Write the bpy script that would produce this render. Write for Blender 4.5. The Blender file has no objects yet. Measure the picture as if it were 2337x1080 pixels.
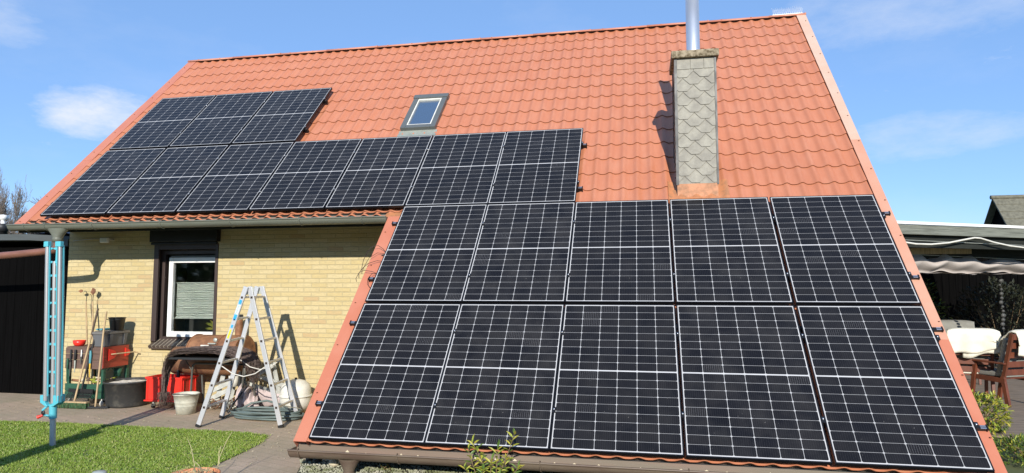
import bpy, math, random
from mathutils import Vector, Matrix, noise as mnoise
import numpy as np
R = math.radians
random.seed(7)
S = bpy.context.scene
COL = S.collection

# ---------------------------------------------------------------- camera
cam = bpy.data.cameras.new("camera")
cam.sensor_width = 36.0
cam.lens = 23.1446
cam.clip_end = 3000
camo = bpy.data.objects.new("camera", cam)
COL.objects.link(camo)
S.camera = camo
_r = Vector((0.980469, 0.196675, 0.0)).normalized()
_f = Vector((-0.196083, 0.977493, 0.077845)).normalized()
_r = (_r - _f * _r.dot(_f)).normalized()
_u = _r.cross(_f)
camo.matrix_world = Matrix(((_r.x, _u.x, -_f.x, 8.8617), (_r.y, _u.y, -_f.y, 0), (_r.z, _u.z, -_f.z, 1.75), (0, 0, 0, 1)))

# ---------------------------------------------------------------- sun, sky, exposure
SUN = Vector((0.18, -1.0, 0.435)).normalized()       # towards the sun
sun = bpy.data.lights.new("sun", 'SUN')
sun.energy = 4.4
sun.angle = R(0.53)
sun.color = (1.0, 0.945, 0.85)
suno = bpy.data.objects.new("sun", sun)
COL.objects.link(suno)
suno.rotation_euler = SUN.to_track_quat('Z', 'Y').to_euler()
S.view_settings.view_transform = 'Standard'
S.view_settings.look = 'None'
S.view_settings.gamma = 1.0
S.view_settings.exposure = 0.36
S.cycles.max_bounces = 8

W = bpy.data.worlds.new("World")
S.world = W
W.use_nodes = True
nt = W.node_tree
nt.nodes.clear()
def wn(t, **k):
    n = nt.nodes.new(t)
    for a, b in k.items(): setattr(n, a, b)
    return n
out = wn('ShaderNodeOutputWorld'); bg = wn('ShaderNodeBackground')
sky = wn('ShaderNodeTexSky', sky_type='NISHITA', sun_disc=False)
sky.sun_elevation = math.asin(SUN.z)
sky.sun_rotation = math.atan2(SUN.x, SUN.y)
sky.altitude = 1500; sky.air_density = 1.0; sky.dust_density = 0.0; sky.ozone_density = 4.0
tc = wn('ShaderNodeTexCoord')
mp = wn('ShaderNodeMapping'); mp.inputs['Scale'].default_value = (1.0, 1.0, 2.6)
nt.links.new(tc.outputs['Generated'], mp.inputs['Vector'])
nz = wn('ShaderNodeTexNoise'); nz.inputs['Scale'].default_value = 3.1; nz.inputs['Detail'].default_value = 9; nz.inputs['Roughness'].default_value = 0.62
nt.links.new(mp.outputs[0], nz.inputs['Vector'])
def m(op, a, b=None, clamp=False):
    n = wn('ShaderNodeMath', operation=op, use_clamp=clamp)
    for i, v in enumerate((a, b)):
        if v is None: continue
        if isinstance(v, (int, float)): n.inputs[i].default_value = v
        else: nt.links.new(v, n.inputs[i])
    return n.outputs[0]
def lobe(d, sx, sz):      # soft elliptic patch of the sky round a direction
    d = Vector(d).normalized()
    side = d.cross(Vector((0, 0, 1))).normalized(); up = side.cross(d)
    o = []
    for ax, s in ((side, sx), (up, sz)):
        v = wn('ShaderNodeVectorMath', operation='DOT_PRODUCT')
        nt.links.new(tc.outputs['Generated'], v.inputs[0]); v.inputs[1].default_value = ax
        q = m('DIVIDE', v.outputs['Value'], s); o.append(m('MULTIPLY', q, q))
    f = wn('ShaderNodeVectorMath', operation='DOT_PRODUCT')
    nt.links.new(tc.outputs['Generated'], f.inputs[0]); f.inputs[1].default_value = d
    return m('MULTIPLY', m('SUBTRACT', 1.0, m('ADD', o[0], o[1]), True), m('GREATER_THAN', f.outputs['Value'], 0.0))
haze_n = m('MULTIPLY', m('SUBTRACT', nz.outputs['Fac'], 0.50, True), 1.7, True)
nz2 = wn('ShaderNodeTexNoise'); nz2.inputs['Scale'].default_value = 11; nz2.inputs['Detail'].default_value = 12; nz2.inputs['Roughness'].default_value = 0.66
nt.links.new(mp.outputs[0], nz2.inputs['Vector'])
c1 = lobe((-0.676, 0.704, 0.222), 0.085, 0.046)
c2 = lobe((0.36, 0.92, 0.195), 0.13, 0.04)
c3 = lobe((0.40, 0.86, 0.36), 0.30, 0.07)
c4 = lobe((-0.78, 0.60, 0.33), 0.12, 0.06)
def cloud(c, k, th):
    return m('MULTIPLY', m('SUBTRACT', m('ADD', m('MULTIPLY', c, 0.55), m('MULTIPLY', nz2.outputs['Fac'], 1.05)), th, True), k, True)
cl = m('MAXIMUM', cloud(c1, 2.3, 0.68), m('MAXIMUM', m('MULTIPLY', cloud(c2, 2.0, 0.74), 0.5), m('MAXIMUM', m('MULTIPLY', cloud(c3, 1.7, 0.72), 0.5), m('MULTIPLY', cloud(c4, 2.0, 0.76), 0.5))))
cl = m('MULTIPLY', m('MAXIMUM', cl, m('MULTIPLY', haze_n, 0.35)), 0.86)
tint = wn('ShaderNodeMix', data_type='RGBA', blend_type='MULTIPLY'); tint.inputs[0].default_value = 1.0
even = wn('ShaderNodeMix', data_type='RGBA'); even.inputs[0].default_value = 0.55
nt.links.new(sky.outputs[0], even.inputs[6]); even.inputs[7].default_value = (1.42, 2.62, 4.95, 1)
nt.links.new(even.outputs[2], tint.inputs[6]); tint.inputs[7].default_value = (1.0, 1.0, 1.0, 1)
mx = wn('ShaderNodeMix', data_type='RGBA')
nt.links.new(cl, mx.inputs[0]); nt.links.new(tint.outputs[2], mx.inputs[6]); mx.inputs[7].default_value = (4.5, 4.75, 5.3, 1)
nt.links.new(mx.outputs[2], bg.inputs['Color'])
bg.inputs['Strength'].default_value = 0.15
nt.links.new(bg.outputs[0], out.inputs[0])

# ---------------------------------------------------------------- materials
def nodes(name):
    mt = bpy.data.materials.new(name); mt.use_nodes = True
    t = mt.node_tree
    return mt, t, t.nodes['Principled BSDF']
class NT:
    def __init__(s, t): s.t = t
    def n(s, ty, **k):
        n = s.t.nodes.new(ty)
        for a, b in k.items(): setattr(n, a, b)
        return n
    def l(s, a, b): s.t.links.new(a, b)
    def put(s, v, sock):
        if isinstance(v, (int, float, tuple)): sock.default_value = v
        else: s.l(v, sock)
    def m(s, op, a, b=None, c=None, clamp=False):
        n = s.n('ShaderNodeMath', operation=op, use_clamp=clamp)
        for i, v in enumerate((a, b, c)):
            if v is not None: s.put(v, n.inputs[i])
        return n.outputs[0]
    def noise(s, scale, detail=4, rough=.55, vec=None, out='Fac'):
        n = s.n('ShaderNodeTexNoise'); n.inputs['Scale'].default_value = scale
        n.inputs['Detail'].default_value = detail; n.inputs['Roughness'].default_value = rough
        s.l(vec if vec is not None else s.obj(), n.inputs['Vector']); return n.outputs[out]
    def obj(s):
        if not hasattr(s, '_o'): s._o = s.n('ShaderNodeTexCoord').outputs['Object']
        return s._o
    def map(s, scale=(1, 1, 1), rot=(0, 0, 0), vec=None):
        n = s.n('ShaderNodeMapping'); n.inputs['Scale'].default_value = scale; n.inputs['Rotation'].default_value = rot
        s.l(vec if vec is not None else s.obj(), n.inputs['Vector']); return n.outputs[0]
    def mix(s, f, a, b, bt='MIX'):
        n = s.n('ShaderNodeMix', data_type='RGBA', blend_type=bt)
        c4 = lambda v: (*v, 1) if isinstance(v, tuple) and len(v) == 3 else v
        s.put(f, n.inputs[0]); s.put(c4(a), n.inputs[6]); s.put(c4(b), n.inputs[7]); return n.outputs[2]
    def ramp(s, f, lo, hi):
        n = s.n('ShaderNodeMapRange', clamp=True); s.put(f, n.inputs[0]); n.inputs[1].default_value = lo; n.inputs[2].default_value = hi; return n.outputs[0]
    def bump(s, h, strength, dist=.01):
        n = s.n('ShaderNodeBump'); n.inputs['Strength'].default_value = strength; n.inputs['Distance'].default_value = dist
        s.l(h, n.inputs['Height']); return n.outputs[0]
def mat(name, col, rough=.6, metal=0.0, var=.18, scale=6.0, bump=0.0, bscale=60.0, col2=None, lo=.4, hi=.65, stretch=None, spec=.5, coat=0.0):
    mt, t, p = nodes(name); g = NT(t)
    vec = g.map(stretch) if stretch else g.obj()
    f = g.ramp(g.noise(scale, 6, .6, vec), lo, hi)
    c2 = col2 if col2 else tuple(c * (1 - var) for c in col)
    base = g.mix(f, col, c2)
    g.l(base, p.inputs['Base Color'])
    g.l(g.m('ADD', g.m('MULTIPLY', f, .12), rough - .06), p.inputs['Roughness'])
    p.inputs['Metallic'].default_value = metal
    p.inputs['Specular IOR Level'].default_value = spec
    p.inputs['Coat Weight'].default_value = coat
    if bump: g.l(g.bump(g.noise(bscale, 4, .6, vec), bump), p.inputs['Normal'])
    return mt

M = {}
# roof sheet: painted metal pantile with faint dust
mt, t, p = nodes('roof_red'); g = NT(t)
f1 = g.ramp(g.noise(1.1, 5, .6), .35, .7); f2 = g.ramp(g.noise(9, 6, .65, g.map((1, .25, .25))), .45, .7)
f3 = g.ramp(g.noise(120, 2, .5), .66, .72)
c = g.mix(f1, (.515, .192, .100), (.47, .17, .087))
st_ = g.ramp(g.noise(2.3, 7, .7, g.map((2.2, .35, .35))), .52, .78); c = g.mix(g.m('MULTIPLY', st_, .30), c, (.40, .17, .10))
li_ = g.ramp(g.noise(34, 5, .7), .68, .76); c = g.mix(g.m('MULTIPLY', li_, .55), c, (.36, .30, .17)); c = g.mix(g.m('MULTIPLY', f2, .35), c, (.58, .27, .17)); c = g.mix(g.m('MULTIPLY', f3, .5), c, (.30, .14, .07))
g.l(c, p.inputs['Base Color']); p.inputs['Roughness'].default_value = .42; p.inputs['Specular IOR Level'].default_value = .45
g.l(g.bump(g.noise(220, 3, .6), .12, .002), p.inputs['Normal'])
M['roof'] = mt
M['trim'] = mat('trim_red', (.50, .17, .095), .38, var=.08, scale=2.0, col2=(.53, .20, .12), bump=.05, bscale=300)
M['trim_pale'] = mat('glare_trim', (.60, .38, .27), .42, var=.08, scale=2.0, col2=(.60, .42, .32), bump=.05, bscale=300)  # sky glare on the upper rake trim put into its colour
M['trim_mid'] = mat('part_glare_trim', (.56, .27, .17), .40, var=.08, scale=2.0, col2=(.58, .31, .21), bump=.05, bscale=300)  # weaker glare put into the colour of the middle lengths
M['trim_ridge'] = mat('ridge_sheet', (.52, .20, .12), .4, var=.1, scale=2.0, col2=(.55, .25, .16), bump=.05, bscale=300)
M['trim_cut'] = mat('trim_edge', (.16, .045, .022), .6)
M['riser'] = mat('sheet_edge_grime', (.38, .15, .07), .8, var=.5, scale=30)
M['ochre'] = mat('weathered_flashing', (.50, .20, .085), .6, var=.1, scale=12, col2=(.27, .14, .07), lo=.42, hi=.72, bump=.2)
# brick
def brick(name, c1, c2, c3, mortar, axis='xz', bw=.25, bh=.0675):
    mt, t, p = nodes(name); g = NT(t)
    sp = g.n('ShaderNodeSeparateXYZ'); g.l(g.obj(), sp.inputs[0])
    wob = g.noise(9, 2, .5); wob2 = g.noise(3, 2, .5)
    x = g.m('ADD', sp.outputs['X'], sp.outputs['Y']); z = g.m('ADD', sp.outputs['Z'], g.m('MULTIPLY', g.m('SUBTRACT', wob, .5), .008))
    cm = g.n('ShaderNodeCombineXYZ'); g.l(x, cm.inputs[0]); g.l(z, cm.inputs[1])
    b = g.n('ShaderNodeTexBrick'); b.offset = .5; b.squash = 1.0
    b.inputs['Scale'].default_value = 1; b.inputs['Brick Width'].default_value = bw; b.inputs['Row Height'].default_value = bh
    b.inputs['Mortar Size'].default_value = .0055; b.inputs['Mortar Smooth'].default_value = .35; b.inputs['Bias'].default_value = 0
    b.inputs['Color1'].default_value = (0, 0, 0, 1); b.inputs['Color2'].default_value = (1, 1, 1, 1); b.inputs['Mortar'].default_value = (.5, .5, .5, 1)
    g.l(cm.outputs[0], b.inputs['Vector'])
    tone = g.n('ShaderNodeRGBToBW'); g.l(b.outputs['Color'], tone.inputs[0])
    base = g.mix(g.ramp(tone.outputs[0], 0, .8), c1, c2); base = g.mix(g.ramp(tone.outputs[0], .93, .96), base, c3)
    base = g.mix(g.m('MULTIPLY', g.ramp(g.noise(38, 5, .65, g.map((.35, .35, 1))), .40, .70), .55), base, tuple(v * .66 for v in c1))
    base = g.mix(g.m('MULTIPLY', g.ramp(g.noise(1.3, 4, .6), .45, .75), .25), base, tuple(v * .8 for v in c1))
    damp = g.m('MULTIPLY', g.ramp(sp.outputs['Z'], .55, .0), g.ramp(g.noise(5, 5, .65), .35, .65))
    base = g.mix(g.m('MULTIPLY', damp, .45), base, (.26, .20, .11))
    chip = g.ramp(g.noise(17, 5, .75), .66, .72); base = g.mix(g.m('MULTIPLY', chip, .45), base, (.40, .29, .14))
    base = g.mix(b.outputs['Fac'], base, mortar)
    g.l(base, p.inputs['Base Color']); p.inputs['Roughness'].default_value = .85; p.inputs['Specular IOR Level'].default_value = .2
    hgt = g.m('SUBTRACT', g.m('MULTIPLY', g.noise(30, 6, .7, g.map((.5, .5, 1.5))), .8), g.m('MULTIPLY', b.outputs['Fac'], 1.0))
    g.l(g.bump(hgt, .8, .010), p.inputs['Normal'])
    return mt
M['brick'] = brick('yellow_brick', (.59, .49, .28), (.54, .43, .215), (.50, .36, .19), (.47, .40, .235))
M['brick_dark'] = brick('dark_plinth_brick', (.12, .06, .04), (.09, .05, .035), (.07, .04, .03), (.14, .12, .1))
# solar laminate
mt, t, p = nodes('solar_cells'); g = NT(t)
sp = g.n('ShaderNodeSeparateXYZ'); g.l(g.obj(), sp.inputs[0]); X, Y = sp.outputs['X'], sp.outputs['Y']
PW, PH = 1.134, 1.717
x0, cw_ = .0175, (PW - .035) / 6; y0 = .0205; mid = .012; chh = (PH - 2 * y0 - mid) / 18
def near_line(v, step, half):         # 1 on the lines v = k*step
    fr = g.m('ABSOLUTE', g.m('SUBTRACT', g.m('FRACT', g.m('ADD', g.m('DIVIDE', v, step), .5)), .5))
    return g.m('MULTIPLY', fr, step)
dx = near_line(g.m('SUBTRACT', X, x0), cw_, 0)
up = g.m('GREATER_THAN', Y, PH / 2)
ys = g.m('SUBTRACT', g.m('SUBTRACT', Y, y0), g.m('MULTIPLY', up, 9 * chh + mid))
dy = near_line(ys, chh, 0)
lx = g.m('LESS_THAN', dx, .0020); ly = g.m('LESS_THAN', dy, .0014); star = g.m('LESS_THAN', g.m('ADD', dx, dy), .0115)
inx = g.m('LESS_THAN', g.m('ABSOLUTE', g.m('SUBTRACT', X, PW / 2)), PW / 2 - x0)
iny = g.m('LESS_THAN', g.m('ABSOLUTE', g.m('SUBTRACT', Y, PH / 2)), PH / 2 - y0)
inm = g.m('GREATER_THAN', g.m('ABSOLUTE', g.m('SUBTRACT', Y, PH / 2)), mid / 2)
cell_in = g.m('MULTIPLY', g.m('MULTIPLY', inx, iny), inm)
lines = g.m('MAXIMUM', g.m('MAXIMUM', lx, ly), star)
white = g.m('MAXIMUM', g.m('SUBTRACT', 1, cell_in), lines)
ci = g.m('FLOOR', g.m('DIVIDE', g.m('SUBTRACT', X, x0), cw_)); cj = g.m('FLOOR', g.m('DIVIDE', ys, chh))
oi = g.n('ShaderNodeObjectInfo')
cm = g.n('ShaderNodeCombineXYZ'); g.l(ci, cm.inputs[0]); g.l(g.m('ADD', cj, g.m('MULTIPLY', up, 20)), cm.inputs[1]); g.l(g.m('MULTIPLY', oi.outputs['Random'], 97), cm.inputs[2])
wnz = g.n('ShaderNodeTexWhiteNoise', noise_dimensions='3D'); g.l(cm.outputs[0], wnz.inputs['Vector'])
bus = g.m('LESS_THAN', near_line(g.m('SUBTRACT', X, x0), cw_ / 10, 0), .0005)
cell = g.mix(wnz.outputs['Value'], (.0070, .0062, .0070), (.0130, .0115, .0112)); cell = g.mix(g.m('MULTIPLY', bus, g.m('ADD', .10, g.m('MULTIPLY', g.m('GREATER_THAN', wnz.outputs['Value'], .965), .5))), cell, (.30, .30, .32))
dust = g.ramp(g.noise(3.5, 5, .6), .4, .8)
cell = g.mix(g.m('MULTIPLY', dust, g.m('ADD', .012, g.m('MULTIPLY', oi.outputs['Random'], .035))), cell, (.5, .47, .43))
spot = g.ramp(g.noise(75, 1, .5), .80, .82); cell = g.mix(g.m('MULTIPLY', spot, .35), cell, (.5, .48, .43))
solid = g.m('MAXIMUM', g.m('MULTIPLY', g.m('MAXIMUM', lx, star), .58), g.m('MULTIPLY', g.m('SUBTRACT', 1, cell_in), .74))
fade = g.m('ADD', .75, g.m('MULTIPLY', g.noise(5, 2, .5), .5))
g.l(g.mix(g.m('MULTIPLY', g.m('MAXIMUM', solid, g.m('MULTIPLY', ly, .50)), fade, clamp=True), cell, (.66, .66, .66)), p.inputs['Base Color'])
g.l(g.m('ADD', .10, g.m('MULTIPLY', g.ramp(g.noise(2.2, 5, .7), .35, .75), .22)), p.inputs['Roughness'])
p.inputs['Specular IOR Level'].default_value = .26
M['cells'] = mt
M['frame_black'] = mat('black_anodised_frame', (.012, .012, .014), .38, .3, bump=.02)
M['clamp_black'] = mat('black_clamp', (.02, .02, .022), .35, .5)
M['bolt'] = mat('bright_bolt', (.75, .75, .76), .3, .9)
M['gut_grey'] = mat('gutter_grey', (.17, .18, .145), .5, .1, var=.25, scale=3, stretch=(.5, 4, 4), bump=.05)
M['gut_brown'] = mat('gutter_brown', (.115, .078, .058), .5, .1, var=.3, scale=4, col2=(.155, .12, .085), stretch=(.6, 3, 3), bump=.06, bscale=90)
M['gut_in'] = mat('gutter_inside', (.165, .135, .10), .6, 0, var=.2, scale=2.5, col2=(.21, .145, .11), stretch=(.35, 3, 3), bump=.1)
M['pipe_rust'] = mat('copper_brown_pipe', (.25, .11, .075), .5, .1, var=.3, scale=8, stretch=(.4, 1, 1))
M['slate'] = mat('grey_slate', (.22, .205, .17), .7, 0, var=.4, scale=7, col2=(.36, .34, .28), lo=.38, hi=.7, bump=.35, bscale=45)
M['slate_edge'] = mat('slate_cut_edge', (.035, .033, .03), .9)
M['slate_metal'] = mat('corner_strip', (.085, .085, .085), .55, .3)
M['conc'] = mat('mossy_concrete', (.34, .28, .19), .95, var=.5, scale=22, col2=(.10, .075, .04), bump=.8, bscale=30)
M['steel'] = mat('stainless_steel', (.84, .84, .85), .42, .85, var=.08, scale=3, stretch=(1, 1, .2))
M['alu'] = mat('ladder_aluminium', (.66, .66, .67), .42, .45, var=.15, scale=14, stretch=(1, 1, .15), bump=.05)
M['zinc'] = mat('pale_zinc', (.60, .59, .49), .55, .1, var=.3, scale=9, col2=(.42, .42, .35), bump=.12)
M['galv'] = mat('zinc', (.55, .57, .50), .45, .35, var=.25, scale=9, bump=.1)
M['sky_grey'] = mat('skylight_grey', (.145, .155, .15), .45, .3, var=.1)
M['lead'] = mat('lead_apron', (.36, .38, .33), .6, .3, var=.25, scale=10)
M['brown_frame'] = mat('brown_window_frame', (.065, .045, .04), .45, .1)
M['shutter'] = mat('shutter_box_dark', (.016, .014, .016), .4, .1)
M['white'] = mat('white_plastic', (.80, .80, .77), .4, var=.05)
M['white_dirty'] = mat('cream_white', (.72, .70, .62), .55, var=.2, scale=8)
M['sill'] = mat('brown_sill_tile', (.085, .062, .05), .5, var=.3, scale=15)
M['sill_joint'] = mat('sill_joint', (.60, .56, .44), .8)
M['blind'] = mat('pleated_blind', (.56, .59, .53), .8, var=.06)
M['darkroom'] = mat('dark_interior', (.02, .021, .02), .9)
mt, t, p = nodes('window_glass'); p.inputs['Base Color'].default_value = (.9, .93, .92, 1); p.inputs['Roughness'].default_value = .03; p.inputs['Transmission Weight'].default_value = 1.0; p.inputs['IOR'].default_value = 1.45
M['glass'] = mt
mt, t, p = nodes('skylight_glass'); p.inputs['Base Color'].default_value = (.05, .085, .145, 1); p.inputs['Roughness'].default_value = .04; p.inputs['Specular IOR Level'].default_value = 1.0; p.inputs['Coat Weight'].default_value = 1
M['skyglass'] = mt
M['cyan'] = mat('cyan_plastic', (.10, .47, .56), .4, var=.1)
M['pole'] = mat('galvanised_pole', (.60, .60, .58), .4, .15, var=.3, scale=12, stretch=(1, 1, .3))
M['rack_grey'] = mat('rack_tube', (.46, .46, .46), .35, .5, var=.15, stretch=(1, 1, .2))
M['wood_handle'] = mat('worn_wood', (.50, .36, .20), .7, var=.35, scale=12, stretch=(3, 3, .3), bump=.15)
M['wood_dark'] = mat('dark_wood', (.10, .065, .045), .7, var=.35, scale=12, stretch=(3, 3, .3))
M['brown_board'] = mat('brown_painted_board', (.14, .085, .065), .7, var=.3, scale=10, stretch=(.3, 1, 3), bump=.1)
M['red_board'] = mat('red_painted_board', (.42, .05, .028), .5, var=.3, scale=8, stretch=(1, .3, 3), bump=.1)
M['red'] = mat('red_plastic', (.80, .035, .022), .35, var=.1)
M['green_board'] = mat('green_painted_board', (.022, .095, .055), .6, var=.4, scale=10, stretch=(.3, 1, 3), bump=.15)
M['green_bristle'] = mat('green_bristles', (.03, .12, .05), .8, var=.4, scale=40, col2=(.10, .12, .05))
M['black_pl'] = mat('black_plastic', (.018, .018, .019), .4, var=.3)
M['tub_black'] = mat('black_rubber_tub', (.035, .036, .036), .55, var=.3, scale=10, col2=(.10, .095, .08), lo=.5, hi=.8, bump=.1)
M['box_grey'] = mat('grey_storage_plastic', (.13, .135, .145), .5, var=.1)
M['box_lid'] = mat('grey_lid', (.17, .16, .15), .5, var=.15)
M['teal'] = mat('teal_lid', (.10, .33, .38), .4)
M['rust'] = mat('rusty_steel', (.31, .15, .072), .75, .1, var=.4, scale=7, col2=(.15, .065, .035), bump=.3, bscale=40)
M['steel_dark'] = mat('dark_steel', (.04, .042, .045), .5, .4)
M['tube_grey'] = mat('grey_tube', (.13, .125, .11), .45, .4)
M['twig'] = mat('brushwood', (.075, .052, .045), .85, var=.5, scale=30, col2=(.17, .125, .105))
M['cloth'] = mat('pinkish_sack', (.56, .46, .44), .9, var=.2, scale=10, bump=.3)
M['beam_grey'] = mat('pale_grey_painted_timber', (.50, .51, .47), .6, var=.25, scale=10, bump=.1)
M['hose'] = mat('grey_green_hose', (.13, .17, .16), .45, var=.3, scale=5)
M['rope'] = mat('white_rope', (.68, .65, .58), .9)
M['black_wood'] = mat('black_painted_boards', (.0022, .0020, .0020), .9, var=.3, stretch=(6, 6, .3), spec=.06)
M['fascia_grey'] = mat('grey_fascia', (.075, .085, .085), .6, var=.2, stretch=(.4, .4, 2))
M['timber_grey'] = mat('weathered_grey_timber', (.19, .20, .165), .8, var=.45, scale=7, stretch=(.35, .35, 6), bump=.25)
M['timber_dark'] = mat('dark_stained_beam', (.014, .017, .013), .9, var=.3, scale=9, stretch=(.3, .3, 4), bump=.1)
M['awning'] = mat('taupe_cloth', (.46, .41, .38), .9, var=.12, scale=5, bump=.1)
M['teak'] = mat('red_brown_teak', (.155, .045, .022), .5, var=.35, scale=9, stretch=(1, 1, .3), bump=.05)
M['towel'] = mat('cream_towel', (.78, .745, .62), .95, var=.06, bump=.5, bscale=300)
M['towel_grey'] = mat('grey_cushion', (.27, .265, .235), .95, var=.2, bump=.3, bscale=200)
M['deck'] = mat('weathered_deck', (.26, .20, .145), .85, var=.4, scale=6, stretch=(.5, 3, 1), bump=.2)
M['tile_olive'] = mat('olive_roof_tiles', (.17, .16, .115), .85, var=.35, scale=10, bump=.3, bscale=25)
M['terracotta'] = mat('terracotta', (.62, .205, .075), .8, var=.25, scale=9, col2=(.68, .33, .17), bump=.15)
M['soil'] = mat('dark_soil', (.09, .085, .05), .95, var=.4, bump=.8, bscale=40)
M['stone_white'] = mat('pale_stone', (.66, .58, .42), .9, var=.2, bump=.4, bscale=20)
M['stone_dark'] = mat('dark_stone', (.05, .05, .045), .9, bump=.4, bscale=20)
M['pebble'] = mat('pebbles', (.44, .43, .34), .85, var=.5, scale=5, col2=(.15, .17, .07))
M['bark'] = mat('grey_bark', (.25, .205, .17), .9, var=.3)
M['stem'] = mat('brown_stem', (.22, .15, .08), .85)
M['dry_stem'] = mat('dry_straw_stem', (.45, .40, .22), .85)
M['leaf_yellow'] = mat('yellow_green_leaf', (.25, .30, .035), .5, var=.3, scale=18, col2=(.42, .36, .05), lo=.45, hi=.6)
M['leaf_green'] = mat('green_leaf', (.07, .13, .02), .5, var=.4, scale=18, col2=(.12, .19, .03))
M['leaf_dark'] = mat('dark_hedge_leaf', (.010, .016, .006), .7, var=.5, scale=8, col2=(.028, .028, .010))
M['blade'] = mat('grass_blade', (.170, .275, .028), .5, var=.35, scale=1.4, col2=(.24, .325, .045), lo=.35, hi=.65)
M['blade2'] = mat('dry_grass_blade', (.42, .42, .15), .6, var=.35, scale=3)
M['mortar_fill'] = mat('white_lime', (.74, .70, .62), .9, var=.2, scale=14, col2=(.55, .50, .42), bump=1.0, bscale=30)
M['blue_tarp'] = mat('dark_blue_tarp', (.015, .02, .045), .4, bump=.3, bscale=8)
M['yellow_label'] = mat('yellow_label', (.80, .72, .04), .5)
M['blue_label'] = mat('blue_label', (.03, .36, .66), .5)
M['orange_skin'] = mat('yellow_handle', (.70, .45, .06), .5)
M['wire'] = mat('wire_brown', (.05, .025, .018), .5)
M['shell'] = mat('shell_white', (.08, .08, .075), .5)
# paving: grey-brown clay pavers with scratches and pale scuffs
mt, t, p = nodes('pavers'); g = NT(t)
b = g.n('ShaderNodeTexBrick'); b.offset = .5
for k, v in (('Scale', 1), ('Brick Width', .24), ('Row Height', .12), ('Mortar Size', .004), ('Mortar Smooth', .6)): b.inputs[k].default_value = v
b.inputs['Color1'].default_value = (0, 0, 0, 1); b.inputs['Color2'].default_value = (1, 1, 1, 1)
g.l(g.map(rot=(0, 0, R(20))), b.inputs['Vector'])
tb = g.n('ShaderNodeRGBToBW'); g.l(b.outputs['Color'], tb.inputs[0])
base = g.mix(tb.outputs[0], (.43, .325, .235), (.50, .375, .27))
base = g.mix(g.ramp(g.noise(1.4, 6, .65), .38, .68), base, (.36, .30, .20))
base = g.mix(g.m('MULTIPLY', g.ramp(g.noise(46, 4, .7), .56, .72), .45), base, (.66, .55, .41))
base = g.mix(g.m('MULTIPLY', g.ramp(g.noise(70, 3, .6), .40, .25), .5), base, (.20, .16, .11))
base = g.mix(g.m('MULTIPLY', b.outputs['Fac'], .55), base, (.22, .18, .12))
g.l(base, p.inputs['Base Color']); p.inputs['Roughness'].default_value = .85; p.inputs['Specular IOR Level'].default_value = .25
g.l(g.bump(g.m('SUBTRACT', g.noise(60, 5, .7), g.m('MULTIPLY', b.outputs['Fac'], .8)), .5, .006), p.inputs['Normal'])
M['paver'] = mt
M['lawn_base'] = mat('lawn_soil', (.085, .12, .025), .9, var=.4, scale=3, col2=(.11, .14, .03))
M['ground'] = mat('ground_earth', (.12, .12, .05), .95, var=.4, scale=.6, col2=(.08, .11, .03))

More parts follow.
